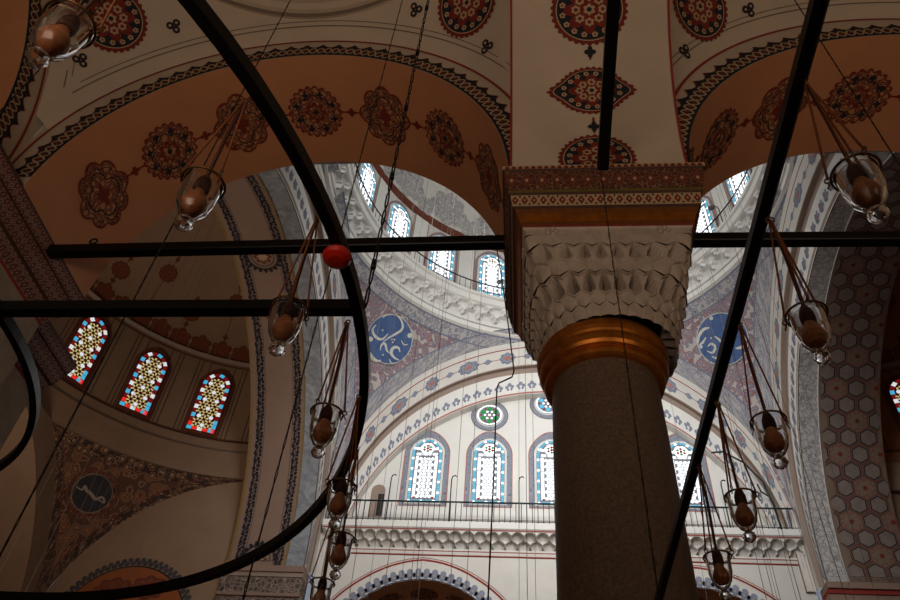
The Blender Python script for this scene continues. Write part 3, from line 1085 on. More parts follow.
g.face([(CX - 8.1, YL + 2, 13.4), (CX + 8.1, YL + 2, 13.4), (CX + 8.1, YL + 7, 13.4), (CX - 8.1, YL + 7, 13.4)], 'plaster_peach')
for xx in (CX - 8.1, CX + 8.1):
    g.face([(xx, YL, 0), (xx, YL + 7, 0), (xx, YL + 7, 14.5), (xx, YL, 14.5)], 'plaster_aisle')
g.build('wall_far', label='lower far wall with two painted arches', kind='structure')

g = G()
g.face([(CX - 8.4, YT, 13.9), (CX + 8.4, YT, 13.9), (CX + 8.4, YT, 24.4), (CX - 8.4, YT, 24.4)], 'plaster_white', [(0, 0), (17, 0), (17, 10), (0, 10)])
# painted palmette border following the arch on the tympanum
TP = lambda u, v, off: V((CX + (RA - v) * sin(u / 7), YT - off, 13.75 + (RA - v) * cos(u / 7)))
pass
g.grid(lambda x, z: V((x, YT - .01, z)), [CX - 8.3, CX + 8.3], [15.72, 15.75], 'tan_fascia', False)
# arched niche near the left end
q = at(379, 488, 'Y', YT)
NX = q.x
pts = [(x * 1.0 + NX, y + 15.75) for x, y in lancet(.26, 1.35, point=.0)]
g.fan(lambda x, y, off: V((x, YT - off, y)), (NX, 16.4), pts, 'tan_fascia', .012, 1)
g.face([(NX + .02, YT - .02, 15.8), (NX + .25, YT - .02, 15.8), (NX + .25, YT - .02, 16.7), (NX + .02, YT - .02, 16.7)], 'wood_dark')
g.build('wall_tympanum', label='windowed wall above the far balcony', kind='structure')

# balcony with stalactite cornice
g = G()
x0, x1 = CX - 8.02, CX + 8.02
NU = 38


def strip(pa, pb, mat):
    g.face([(x0, pa[0], pa[1]), (x1, pa[0], pa[1]), (x1, pb[0], pb[1]), (x0, pb[0], pb[1])], mat)


YB = YL - .42
DB = -.25
def st2(a, b, m_): strip((a[0], a[1] + DB), (b[0], b[1] + DB), m_)


st2((YL, 14.36), (YL - .03, 14.36), 'line_red'); st2((YL - .03, 14.36), (YL - .03, 14.40), 'line_red')
st2((YL - .03, 14.40), (YL - .05, 14.5), 'plaster_cream'); st2((YL - .05, 14.5), (YL - .06, 14.53), 'line_red')
st2((YL - .06, 14.53), (YL - .06, 14.6), 'plaster_cream')
for tier, (z0, z1, ya, yb) in enumerate(((14.6, 14.85, YL - .06, YL - .2), (14.85, 15.1, YL - .18, YL - .36))):
    us = lin(x0, x1, NU * 12)

    def F(x, t):
        s = (((x - x0) / (x1 - x0) * NU + .5 * tier) % 1) * 2 - 1
        zz = z0 + (z1 - z0) * t + DB
        if tier == 0: zz += .05 * (abs(s) * 2 - 1) * (1 - t)
        return V((x, ya + (yb - ya) * muq(s, t), zz))
    g.grid(F, us, [0, .08, .25, .45, .65, .8, .9, 1], 'plaster_cream', False)
st2((YL - .36, 15.1), (YL - .38, 15.12), 'plaster_cream')
st2((YL - .38, 15.12), (YL - .38, 15.16), 'line_red')
st2((YL - .38, 15.16), (YB, 15.2), 'plaster_cream')
st2((YB, 15.2), (YB, 15.42), 'plaster_white')
st2((YB, 15.42), (YT, 15.42), 'plaster_white')
g.build('balcony', label='far wall balcony slab on carved stalactite cornice', kind='structure')


def railing(name, P0, P1, n, h, label, cat='railing', mat='iron_rail'):
    o = empty(name, P0, label, cat)
    P0, P1 = V(P0), V(P1)
    d = P1 - P0
    g = G(); g.tube([V((0, 0, h)), d + V((0, 0, h))], .03, mat, 6); g.build('top_rail', o)
    g = G(); g.tube([V((0, 0, .08)), d + V((0, 0, .08))], .014, mat, 5); g.build('bottom_rail', o)
    g = G(); g.tube([V((0, 0, 0)), V((0, 0, h))], .0135, mat, 5)
    b = g.build('baluster', o)
    for i in range(1, n):
        c = b.copy(); COL.objects.link(c); c.parent = o; c.location = d * (i / n)
    return o


rl = railing('balcony_railing', (CX - 7.98, YB + .06, 15.17), (CX + 8.0, YB + .06, 15.17), 84, .80, 'dark green iron railing along the far balcony below the windows')
# standing hooked posts on the railing
g0 = G()
g0.tube([(0, 0, 0), (0, 0, 1.75), (.03, 0, 1.88), (.12, 0, 1.93), (.17, 0, 1.88)], .022, 'iron_rail', 6)
hp = g0.build('lamp_hook', label='x', cat='hook', group='hooked iron posts on the balcony')
spots = [(331, 'hooked iron post at the left end of the far balcony'), (388, 'hooked iron post beside the balcony niche'),
         (450, 'hooked iron post between the two leftmost balcony windows'), (519, 'hooked iron post between the second and middle balcony windows'), (725, 'hooked iron post beside the rightmost balcony window')]
for i, (px, lb) in enumerate(spots):
    c = hp if i == 0 else hp.copy()
    if i: COL.objects.link(c)
    q = at(px, 500, 'Y', YB + .06)
    c.location = (q.x, YB + .12, 15.17)
    c['label'] = lb
# curved ladder-like iron bracket at the right end
g = G()
b0 = V((CX + 7.5, YB + .17, 15.18))
g.tube([b0, b0 + V((-.05, 0, 1.0)), b0 + V((-.2, 0, 1.9)), b0 + V((-.7, 0, 2.7)), b0 + V((-1.35, 0, 3.15)), b0 + V((-1.75, 0, 3.1))], .035, 'iron_rail', 6)
g.tube([b0 + V((-.1, 0, 1.3)), b0 + V((-.35, 0, 1.5)), b0 + V((-.42, 0, 1.8))], .03, 'iron_rail', 6)
g.build('iron_bracket', label='curved dark iron bracket rising from the right end of far balcony', cat='bracket', loc=tuple(b0))

# ring railing under the drum
o = empty('drum_railing', (CX, CY, 25.7), 'black iron ring railing on the cornice under the drum windows', 'railing')
RR = 7.52
g = G(); g.tube([(RR * sin(a), RR * cos(a), .68) for a in lin(0, 2 * pi, 160)[:-1]], .03, 'iron', 6, True); g.build('top_rail', o)
g = G(); g.tube([(RR * sin(a), RR * cos(a), .07) for a in lin(0, 2 * pi, 160)[:-1]], .016, 'iron', 5, True); g.build('bottom_rail', o)
g = G(); g.tube([(0, 0, 0), (0, 0, .68)], .014, 'iron', 5)
b = g.build('baluster', o); b.location = (RR * sin(R(-92)), RR * cos(R(-92)), 0)
for i in range(1, 93):
    c = b.copy(); COL.objects.link(c); c.parent = o
    a = R(-92 + 2 * i); c.location = (RR * sin(a), RR * cos(a), 0)
g = G()
for i in range(86):
    a = R(96 + 2 * i)
    g.tube([(RR * sin(a), RR * cos(a), 0), (RR * sin(a), RR * cos(a), .68)], .014, 'iron', 5)
g.build('baluster_row', o, kind='stuff')


# ------------------------------------------------------------------ half domes left and right
def exedra(sgn, side):
    mir = lambda p: p if sgn < 0 else V((2 * CX - p[0], p[1], p[2]))
    c = (CX - H - 2.6, CY)              # left one: (-9.6, 15.8)
    wallm = 'plaster_exedra' if sgn < 0 else 'plaster_ochre'
    g = G()
    Rr = 7.7
    azs = [R(-180 + 180 * i / 72) for i in range(73)]
    W = lambda u, v, off=0: mir(cyl(c, Rr - off, u / Rr, v))
    U = [a * Rr for a in azs]
    g.grid(lambda u, v: W(u, v), U, [16.6, 17.4, 18.2, 20, 22.0], wallm, True)
    g.grid(lambda u, v: W(u, v, .05), U, [16.62, 17.7], 'plaster_exedra', True)
    for z, mt, w in ((17.75, 'groove_line', .05), (18.15, 'line_dark', .04), (18.2, 'brown_red', .05), (21.72, 'brown_red', .06)):
        g.grid(lambda u, v: W(u, v, .03), U, [z, z + w], mt, True)
    g.grid(lambda u, t: W(u, 21.9 + .12 * t, .02 + .1 * t), U, [0, 1], 'tan_fascia', True)
    for j in range(9):
        a = R(-29.6 - 19.2 * (j - 1)) * Rr
        for dx in (-.32, .32):
            g.ribbon(W, [(a + dx, 18.25), (a + dx, 21.7)], .03, 'line_dark', .012)
        for dx in (-.48, .48, -.8, .8):
            g.ribbon(W, [(a + dx, 18.25), (a + dx, 21.7)], .035, 'brown_red', .012)
    # lower edge cap and the ring soffit
    g.grid(lambda u, t: W(u, 16.6, .05 - .3 * t), U, [0, 1], wallm, True)
    # semi-dome
    DD = lambda u, v, off=0: mir(V((c[0] + (Rr - off) * cos(v / 6.5) * sin(u / Rr), c[1] + (Rr - off) * cos(v / 6.5) * cos(u / Rr), 22.0 + (5.2 - off) * sin(v / 6.5))))
    g.grid(lambda u, v: DD(u, v), U, lin(0, 6.5 * pi / 2, 12), wallm, True)
    # front strip that closes the gap to the arch above its crown
    for j in range(28):
        a = R(-180 + 180 * (2 * j + 1) / 56) * Rr
        q = (a, .55)
        g.fan(DD, q, lobes(q, .40, .52, 6, .14, rot=pi / 2), 'brown_red', .02, 3)
        g.fan(DD, q, lobes(q, .34, .45, 6, .14, rot=pi / 2), 'exedra_filigree', .026, 3)
        if j % 2 == 0:
            hh = 3.2 if j % 4 == 0 else 2.0
            g.ribbon(DD, [(a, v) for v in lin(1.05, hh + .6, 8)], .03, 'brown_red', .02)
            q = (a, hh)
            g.fan(DD, q, lobes(q, .40, .42, 12, .06), 'brown_red', .024, 2)
            g.fan(DD, q, lobes(q, .34, .36, 12, .06), 'exedra_filigree', .03, 2)
            for vv in (1.35, hh + .75):
                q = (a, vv)
                g.fan(DD, q, lobes(q, .09, .14, 4, .3), 'brown_red', .026, 1)
    # wall in the plane of the arch back, above the arch, closing up to the semi-dome crown
    xa = c[0] + .05
    for i in range(40):
        t0, t1 = pi * i / 40, pi * (i + 1) / 40
        a0_, z0_ = RA * cos(t0), ZA + RA * sin(t0)
        a1_, z1_ = RA * cos(t1), ZA + RA * sin(t1)
        g.face([mir(V((xa, CY + a0_, z0_))), mir(V((xa, CY + a1_, z1_))), mir(V((xa, CY + a1_ * 1.1, max(z1_, 16) + 7))), mir(V((xa, CY + a0_ * 1.1, max(z0_, 16) + 7)))], wallm)
    g.build('half_dome', label=side + ' half dome above its ring of windows', kind='structure')

    # pendentives of the half dome: sphere through the ring and the corner
    S0, rho = (c[0], c[1], 10.07), 10.09
    dX, dY = 6.4, 7.7
    for yy in (1, -1):
        g = G()
        a1, a0_ = R(-3), R(-56.2)

        def zb(a):
            d = min(dX / max(abs(sin(a)), 1e-6), dY / cos(a))
            d = max(d, 7.7)
            return S0[2] + sqrt(max(0, rho * rho - d * d))

        def PS(a, z, off=0):
            p = on_sphere(S0, rho, a, z, off)
            if yy < 0:
                p = V((p.x, 2 * CY - p.y, p.z))
            return mir(p)
        A = lin(a0_, a1, 60)
        g.grid(lambda a, t: PS(a, zb(a) + (16.6 - zb(a)) * t), A, lin(0, 1, 12), 'exedra_scroll', True, uvf=lambda a, t: (a * 8.5, (zb(a) + (16.6 - zb(a)) * t) * 1.3))
        g.grid(lambda a, z: PS(a, z, .014), lin(a0_ + .02, a1, 50), [16.28, 16.45, 16.6], 'exedra_border', True, uvf=lambda a, z: (a * 8, z))
        for (ax, dd, lim) in (('x', dX, 0), ('y', dY, 0)):
            def BB(t, e):
                rr = sqrt(rho ** 2 - (dd - e) ** 2)
                zt = 16.55
                p0 = math.acos(min(1, (zt - S0[2]) / rr))
                oth = (dY if ax == 'x' else dX) - e
                p1 = math.asin(min(1, oth / rr))
                ph = p0 + (p1 - p0) * t
                if ax == 'x':
                    p = V((S0[0] - (dd - e), S0[1] + rr * sin(ph), S0[2] + rr * cos(ph)))
                else:
                    p = V((S0[0] - rr * sin(ph), S0[1] + dd - e, S0[2] + rr * cos(ph)))
                p = p + (V(S0) - p).normalized() * .018
                if yy < 0:
                    p = V((p.x, 2 * CY - p.y, p.z))
                return mir(p)
            g.grid(BB, lin(0, 1, 60), [0, .1, .2], 'exedra_border', True, uvf=lambda t, e: (t * 9, e * 2.6))
            g.grid(BB, lin(0, 1, 40), [-.0, .03], 'line_gold', True)
            g.grid(BB, lin(0, 1, 60), [.2, .22], 'brown_red', True)
        g.build('exedra_pendentive', label='brown scroll painted pendentive in the %s %s corner' % (side, 'far' if yy > 0 else 'near'), kind='structure')

    # side walls of the exedra
    g = G()
    xw = c[0] - dX                       # end wall (left)
    def Pm(x, y, z): return mir(V((x, y, z)))
    for yy in (1, -1):
        yw = CY + yy * dY
        # arch line of the pendentive on this wall
        N = 30
        r = sqrt(rho ** 2 - dY ** 2)
        for i in range(N):
            x_a = c[0] + 1.2 - (dX + 1.2) * i / N
            x_b = c[0] + 1.2 - (dX + 1.2) * (i + 1) / N
            za = S0[2] + sqrt(max(0, r * r - min(r, abs(x_a - c[0])) ** 2))
            zb_ = S0[2] + sqrt(max(0, r * r - min(r, abs(x_b - c[0])) ** 2))
            g.face([Pm(x_a, yw, 0), Pm(x_b, yw, 0), Pm(x_b, yw, zb_), Pm(x_a, yw, za)], 'plaster_exedra')
        # small arch opening painted soffit
        ac, ahw, azs_, ari = -12.9, 2.15, 11.0, 2.15
        WP = lambda x, z, off: Pm(x, yw - yy * off, z)
        arc = [(ac + ahw * cos(t), azs_ + ari * sin(t)) for t in lin(0, pi, 30)]
        g.fan(WP, (ac, 10), arc + [(ac - ahw, 6), (ac + ahw, 6)], 'plaster_deep', .012, 1)
        EE = lambda u, v, off: WP(ac + (ahw + v) * cos(u), azs_ + (ari + v) * sin(u), off)
        for i in range(34):
            a = pi * (i + .5) / 34
            for dx, dy, rr in ((0, .26, .08), (-.04, .14, .08), (.04, .14, .08)):
                q = (a + dx, dy)
                g.fan(EE, q, [(q[0] + rr / 2.2 * cos(2 * pi * k / 8), q[1] + rr * sin(2 * pi * k / 8)) for k in range(8)], 'ink_grey', .02 + dy * .01 + dx * .02, 1)
        g.ribbon(EE, [(u, .03) for u in lin(0, pi, 40)], .05, 'line_dark', .016)
        for q in ((ac - .55, 12.35), (ac + .6, 12.45)):
            g.fan(WP, q, lobes(q, .6, .38, 8, .12), 'brown_red', .02, 1)
            g.fan(WP, q, lobes(q, .52, .31, 8, .12), 'exedra_filigree', .024, 1)
    # end wall: arch spandrels at xw and tympanum behind
    r = sqrt(rho ** 2 - dX ** 2)
    N = 40
    xb = c[0] - Rr - .02
    for i in range(N):
        ya = -dY + 2 * dY * i / N
        yb = -dY + 2 * dY * (i + 1) / N
        g.face([Pm(xb, CY + ya, 0), Pm(xb, CY + yb, 0), Pm(xb, CY + yb, 18), Pm(xb, CY + ya, 18)], 'plaster_exedra')
    def AR(t, x): return Pm(x, CY + (r - .6) * sin(t), S0[2] - .6 + (r - .6) * cos(t))
    g.grid(AR, lin(-pi / 2, pi / 2, 50), [xb, xw], 'plaster_exedra', True)
    for i in range(50):
        t0, t1 = -pi / 2 + pi * i / 50, -pi / 2 + pi * (i + 1) / 50
        def O(t):
            return Pm(xw, CY + max(-dY, min(dY, r * sin(t))), min(16.6, S0[2] + r * cos(t)))
        g.face([AR(t0, xw), AR(t1, xw), O(t1), O(t0)], 'plaster_exedra')
    for sg in (-1, 1):
        g.face([Pm(xw, CY + sg * dY, 0), Pm(xw, CY + sg * (r - .6), 0), Pm(xw, CY + sg * (r - .6), S0[2] - .6), Pm(xw, CY + sg * dY, S0[2])], 'plaster_exedra')
    TT = lambda u, v, off: Pm(xb + off + .01, CY + (r - 1.2 - v) * sin(u / 6), S0[2] - .8 + (r - 1.2 - v) * cos(u / 6))
    palmettes(g, TT, -9, 9, 0, .4, .4, out=1, mat='ink_grey', mat2='ink_grey', off=.02)
    for i in range(5):
        q = (CY + 6.1, 9.6 + i * 1.25)
        SW = lambda y, z, off: Pm(xb + off + .01, y, z)
        g.fan(SW, q, lobes(q, .42, .46, 8, .12), 'brown_red', .02, 1)
        g.fan(SW, q, lobes(q, .36, .4, 8, .12), 'exedra_filigree', .024, 1)
    g.build('wall_' + side, label=side + ' end walls below the half dome', kind='structure')


exedra(-1, 'left')
exedra(1, 'right')


# ------------------------------------------------------------------ calligraphy roundels
def roundel(pxy, cs, rho, rad, strokes, dots, label, dark=False, zoomc=(330, 340), zr=200.0):
    d = ray(*pxy)
    o = CAM - V(cs)
    b = o.dot(d)
    cc = o.dot(o) - rho * rho
    t = -b + sqrt(b * b - cc)
    p = CAM + d * t
    nrm = (V(cs) - p).normalized()
    rt = V((0, 0, 1)).cross(nrm).normalized()
    upv = nrm.cross(rt)
    if rt.dot(crt) and (rt.dot(V((1, 0, 0)))) < 0:
        rt = -rt
    S = lambda x, y, off: rt * x + upv * y + nrm * (off + .09)
    root = empty('calligraphy_roundel', p, label, 'roundel', 'calligraphy roundels')
    g = G()
    g.fan(S, (0, 0), disc((0, 0), rad, 48), 'roundel_night' if dark else 'roundel_blue', 0, 1)
    for i in range(48):
        a0, a1 = 2 * pi * i / 48, 2 * pi * (i + 1) / 48
        g.face([S(rad * cos(a0), rad * sin(a0), 0), S(rad * cos(a1), rad * sin(a1), 0), S(rad * cos(a1), rad * sin(a1), -.2), S(rad * cos(a0), rad * sin(a0), -.2)], 'line_dark')
    g.build('disc', root)
    g = G()
    mt = 'script_dull' if dark else 'script_cream'
    g.ribbon(S, disc((0, 0), rad * .985, 60), rad * .03, mt, .01, True)
    if dark:
        for k in (1.1, 1.3):
            g.ribbon(S, disc((0, 0), rad * k, 60), rad * .05, 'exedra_border', -.05, True)
        g.ribbon(S, disc((0, 0), rad * 1.2, 60), rad * .16, 'brown_red', -.055, True)
        g.ribbon(S, disc((0, 0), rad * 1.38, 60), rad * .03, 'script_dull', -.05, True)
    g.build('rim', root)
    cv = lambda q: ((q[0] - zoomc[0]) / zr * rad, (zoomc[1] - q[1]) / zr * rad)
    for k, (w, st) in enumerate(strokes):
        g = G()
        P_ = [V(cv(q)) for q in st]
        sm = []
        for i in range(len(P_) - 1):
            p0 = P_[max(0, i - 1)]; p1 = P_[i]; p2 = P_[i + 1]; p3 = P_[min(len(P_) - 1, i + 2)]
            for j in range(5):
                t = j / 5
                sm.append(.5 * ((2 * p1) + (-p0 + p2) * t + (2 * p0 - 5 * p1 + 4 * p2 - p3) * t * t + (-p0 + 3 * p1 - 3 * p2 + p3) * t ** 3))
        sm.append(P_[-1])
        g.ribbon(S, [(q.x, q.y) for q in sm], w / zr * rad, mt, .012 + k * .001, taper=True)
        g.build('letter_stroke', root)
    for x, y, r in dots:
        g = G()
        c = cv((x, y))
        g.fan(S, c, disc(c, r / zr * rad, 12 if r > 12 else 4), mt, .014, 1)
        g.build('letter_dot', root)


roundel((389, 339), PC, RHO, 1.02,
        [(26, [(458, 388), (432, 366), (402, 374), (386, 404), (400, 436), (440, 450), (484, 448)]), (20, [(402, 440), (352, 432), (322, 402), (300, 394), (288, 420), (300, 458)]),
         (20, [(288, 388), (318, 332), (358, 272), (382, 226), (372, 190), (330, 156), (278, 148)]), (22, [(168, 300), (160, 345), (190, 376), (240, 386), (276, 366), (292, 312)]),
         (22, [(188, 466), (220, 516), (280, 546), (322, 540), (344, 522)]), (12, [(250, 160), (205, 190), (190, 225)]), (10, [(400, 480), (440, 500), (480, 470)]), (10, [(420, 300), (460, 320), (490, 300)])],
        [(345, 335, 9), (366, 325, 9), (364, 350, 9), (238, 310, 9), (468, 232, 20), (182, 420, 20), (338, 478, 9)],
        'blue calligraphy roundel on the far left pendentive')
roundel((723, 339), PC, RHO, 1.03,
        [(24, [(165, 235), (200, 190), (255, 168), (300, 180)]), (18, [(160, 250), (200, 245), (240, 225)]), (26, [(405, 305), (440, 265), (465, 205)]), (26, [(385, 398), (430, 412), (480, 372), (500, 330)]),
         (20, [(205, 365), (245, 412), (292, 436), (330, 400)]), (20, [(195, 315), (225, 345), (262, 320), (250, 285), (215, 290)]), (18, [(300, 250), (320, 310), (300, 370)]), (14, [(340, 420), (360, 360), (350, 300)])],
        [(170, 265, 14), (345, 128, 14), (270, 250, 8), (430, 230, 9)],
        'blue calligraphy roundel on the far right pendentive, crossed by a rail', zoomc=(335, 295), zr=190.0)
roundel((92, 493), (CX - H - 2.6, CY, 10.07), 10.09, .66,
        [(26, [(140, 290), (190, 300), (200, 265), (225, 290), (270, 305), (320, 330), (360, 300), (395, 335), (330, 325)])], [(200, 270, 12)],
        'dark calligraphy roundel on the brown left pendentive', True, zoomc=(275, 298), zr=155.0)


# ------------------------------------------------------------------ near arcade wall and aisle vaults
YA0, YA1 = 5.4, 7.4
ZS, RISE = 9.4, 3.46
nearA = [(-3.3, 3.15), (5.45, 3.4)]
VAULT = {'left': (-3.34, 3.58, 9.81), 'right': (5.30, 3.5, 9.95)}
g = G()
for (c, hw), side in zip(nearA, ('left', 'right')):
    k = 3.3
    S = lambda u, v, off: V((c + (hw - off) * cos(u / k), v, ZS + (RISE - off) * sin(u / k)))
    g.grid(lambda u, v: S(u, v, 0), lin(0, pi * k, 80), [YA0, 6, 6.8, YA1], 'plaster_peach', True)
    # jambs beside the column and pier down to the impost
    for i in range(7):
        a = R(22.6 * (i + .05) + 0.5 + (22.5 if False else 0)) if False else R(2.2 + 22.5 * i + (0 if side == 'left' else .6))
        if side == 'left' and i == 0:
            a = R(2)
        kind = 'round' if i % 2 == 0 else 'lobed'
        cpt = (a * k, 6.4)
        medallion(g, S, cpt, .46 if kind == 'round' else .42, .46 if kind == 'round' else .5, kind)
        if i < 8:
            m2 = a + R(11.25)
            q = (m2 * k, 6.4)
            g.ribbon(S, [(a * k + .42, 6.4), ((a + R(22.5)) * k - .42, 6.4)], .03, 'red_paint', .01)
            g.fan(S, q, lobes(q, .07, .06, 4, .35), 'red_paint', .014, 1)
    a = R(2.2 + 22.5 * 7)
    medallion(g, S, (a * k, 6.4), .42, .5, 'lobed')
    # aisle face between the arch and the vault line
    YF = YA0
    vc, vr, vz = VAULT[side]
    def arch_pt(t):
        return c + hw * cos(t), ZS + RISE * sin(t)

    def FS(u, v, off):
        """u along the arch, v metres outward from the arch edge"""
        t = u / k
        x, z = arch_pt(t)
        nx, nz = cos(t) / hw, sin(t) / RISE
        l = hypot(nx, nz)
        return V((x + nx / l * v, YF - off, z + nz / l * v))

    def FG(t, v):
        xi, zi = arch_pt(t)
        xo, zo = vc + (vr + .06) * cos(t), vz + (vr + .06) * sin(t)
        return V((xi + (xo - xi) * v, YF, zi + (zo - zi) * v))
    g.grid(FG, lin(0, pi, 90), [0, .5, 1], 'plaster_aisle', False)
    braid(g, FS, .06 * k, (pi - .06) * k, .0, .25, .25)
    CI = lambda u, v, off: V((vc + v * cos(u / k), YF - off, vz + v * sin(u / k)))
    g.ribbon(CI, [(u, vr - .05) for u in lin(0, pi * k, 90)], .045, 'line_red', .008)
for xa, xb, ar in ((-6.6, -.15, nearA[0]), (-.15, 2.05, None), (2.05, 9.0, nearA[1])):
    if ar is None:
        g.face([(xa, YA1, 9.36), (xb, YA1, 9.36), (xb, YA1, 14.6), (xa, YA1, 14.6)], 'plaster_cream')
        g.face([(xa, YA0, 9.36), (xb, YA0, 9.36), (xb, YA1, 9.36), (xa, YA1, 9.36)], 'plaster_cream')
        continue
    for j in range(40):
        t0, t1 = pi - pi * j / 40, pi - pi * (j + 1) / 40
        p0 = (ar[0] + ar[1] * cos(t0), ZS + RISE * sin(t0)); p1 = (ar[0] + ar[1] * cos(t1), ZS + RISE * sin(t1))
        g.face([(p0[0], YA1, p0[1]), (p1[0], YA1, p1[1]), (p1[0], YA1, 14.6), (p0[0], YA1, 14.6)], 'plaster_cream')
g.build('wall_arcade', label='arcade wall over the near column with medallion painted arch soffits', kind='structure')

g = G()   # wall above the arcade (near tympanum)
g.face([(CX - 8.4, CY - H - .4, 14), (CX + 8.4, CY - H - .4, 14), (CX + 8.4, CY - H - .4, 24.4), (CX - 8.4, CY - H - .4, 24.4)], 'plaster_white')
g.face([(-8, 7.4, 14.0), (10.2, 7.4, 14.0), (10.2, 8.2, 14.0), (-8, 8.2, 14.0)], 'plaster_white')
g.build('wall_near_tympanum', label='upper wall over the colonnade', kind='structure')

# transverse arch from the column towards the outer wall
g = G()
TX0, TX1 = -.13, 1.99
YC0, ZT, RT = 1.65, 9.45, 3.66
S = lambda u, v, off: V((v, YC0 + (RT - off) * cos(u / 3.66), ZT + (RT - off) * sin(u / 3.66)))
g.grid(lambda u, v: S(u, v, 0), lin(0, pi * 3.66, 60), lin(TX0, TX1, 4), 'plaster_aisle', True)
for x, dx in ((TX0, 1), (TX1, -1)):
    g.grid(lambda u, w: V((x, YC0 + (RT + w) * cos(u / 3.66), ZT + (RT + w) * sin(u / 3.66))), lin(0, pi * 3.66, 60), [0, .45, .8], 'plaster_aisle', True)
for i in range(9):
    a = R(2.4 + 19.3 * i)
    q = (a * 3.66, .93)
    if i % 2 == 0:
        big_medallion(g, S, q, .50 if i else .46)
    else:
        sw = lambda u, v, off: S(q[0] + (v - q[1]), q[1] + (u - q[0]), off)
        big_medallion(g, sw, q, .44, point=.28, sy=.86)
    g.ribbon(S, [(q[0] + .5, .93), (q[0] + R(19.3) * 3.66 - .45, .93)], .03, 'red_paint', .012)
    q2 = (q[0] + R(9.65) * 3.66, .93)
    g.fan(S, q2, lobes(q2, .07, .06, 4, .3), 'ink', .016, 1)
for x in (TX0 + .01, TX1 - .01):
    g.ribbon(S, [(u, x) for u in lin(0, 3.66 * pi, 60)], .03, 'line_red', .01)
g.build('transverse_arch', label='plastered arch springing from the column, painted with red and navy medallions', kind='structure')

# aisle vaults: pendentive spheres with a ring and shallow dome
for side in ('left', 'right'):
    cx_, hx, ZV = VAULT[side]
    hy = 3.75
    cy_ = 1.65
    xa, xb = cx_ - hx, cx_ + hx
    rho = sqrt(hx * hx + hy * hy)
    rr = min(hx, hy) - .08
    zr_ = ZV + sqrt(rho * rho - rr * rr)
    g = G()

    def VZ(x, y, off=0):
        d = sqrt(max(0, rho * rho - (x - cx_) ** 2 - (y - cy_) ** 2))
        p = V((x, y, ZV + d))
        return p + (V((cx_, cy_, ZV)) - p).normalized() * off
    # four corner patches in polar coordinates
    azs = lin(0, 2 * pi, 144)
    def edge(a):
        return min(hx / max(1e-6, abs(sin(a))), hy / max(1e-6, abs(cos(a))))
    def PP(a, t):
        d = rr + (edge(a) - rr) * t
        return VZ(cx_ + d * sin(a), cy_ + d * cos(a))
    g.grid(PP, azs, lin(0, 1, 8), 'plaster_aisle', True)
    # ring moulding and dome
    pr = [(rr, zr_), (rr - .05, zr_ - .03), (rr - .1, zr_), (rr - .12, zr_ + .1), (rr - .2, zr_ + .16), (rr - .22, zr_ + .3)]
    for i in range(len(pr) - 1):
        (r0, z0), (r1, z1) = pr[i], pr[i + 1]
        g.grid(lambda a, t: cyl((cx_, cy_), r0 + (r1 - r0) * t, a, z0 + (z1 - z0) * t), azs, [0, 1], 'plaster_aisle' if i != 1 else 'groove_line', True)
    r1 = rr - .22
    DM = lambda u, v, off=0: V((cx_ + (r1 - off) * cos(v) * sin(u), cy_ + (r1 - off) * cos(v) * cos(u), zr_ + .3 + (1.9 - off) * sin(v)))
    g.grid(lambda u, v: DM(u, v), azs, lin(0, pi / 2, 10), 'plaster_aisle', True)
    for i in range(16):
        a = 2 * pi * (i + .5) / 16
        SX = lambda u, v, off: DM(u / 3, v / 3, off)
        q = (a * 3, .42)
        g.fan(SX, q, lobes(q, .34, .13, 8, .1), 'red_paint', .02, 2)
        g.fan(SX, q, lobes(q, .30, .10, 8, .1), 'medallion_dark', .025, 2)
        g.ribbon(SX, [(q[0] + .34, .42), (q[0] + .84, .42)], .02, 'red_paint', .02)
    # corner medallions, trefoils and thin groove lines, laid on the vault round each corner
    for sx in (-1, 1):
        for sy in (-1, 1):
            cdir = atan2(sx * hx, sy * hy)
            if side == 'left':
                q0 = V((-6.33, 4.66, 0)) if sx < 0 else V((-.79, 4.76, 0))
            else:
                q0 = V((2.62, 4.88, 0)) if sx < 0 else V((8.0, 4.7, 0))
            y0 = q0.y if sy > 0 else 3.3 - q0.y
            pc = VZ(q0.x, y0)
            nn = (V((cx_, cy_, ZV)) - pc).normalized()
            e1 = V((0, 0, 1)).cross(nn).normalized()
            e2 = nn.cross(e1)

            def MS(u, v, off):
                p = V((cx_, cy_, ZV)) - nn * rho + e1 * u + e2 * v
                d = (p - V((cx_, cy_, ZV))).normalized()
                return V((cx_, cy_, ZV)) + d * (rho - off)
            big_medallion(g, MS, (0, 0), .52, off=.02)
            for (u, v) in ((0, -.86), (.8, .5), (-.8, .5)):
                trefoil(g, MS, (u, v), .12, .02)
    # groove lines parallel to the walls
    for e, mt, w in ((.16, 'groove_line', .014), (.22, 'groove_line', .01)):
        for sy in (-1, 1):
            yy = cy_ + sy * (hy - e)
            for x in lin(-hx + .1 + e, hx - .1 - e, 60)[:-1]:
                dx = (2 * hx - .2 - 2 * e) / 60
                g.face([VZ(cx_ + x, yy - sy * w, .012), VZ(cx_ + x + dx, yy - sy * w, .012), VZ(cx_ + x + dx, yy, .012), VZ(cx_ + x, yy, .012)], mt)
        for sx in (-1, 1):
            xx = cx_ + sx * (hx - e)
            for y in lin(-hy + .1 + e, hy - .1 - e, 60)[:-1]:
                dy = (2 * hy - .2 - 2 * e) / 60
                g.face([VZ(xx - sx * w, cy_ + y, .012), VZ(xx - sx * w, cy_ + y + dy, .012), VZ(xx, cy_ + y + dy, .012), VZ(xx, cy_ + y, .012)], mt)
    g.build('ceiling', label=side + ' aisle vault with painted corner medallions', kind='structure')

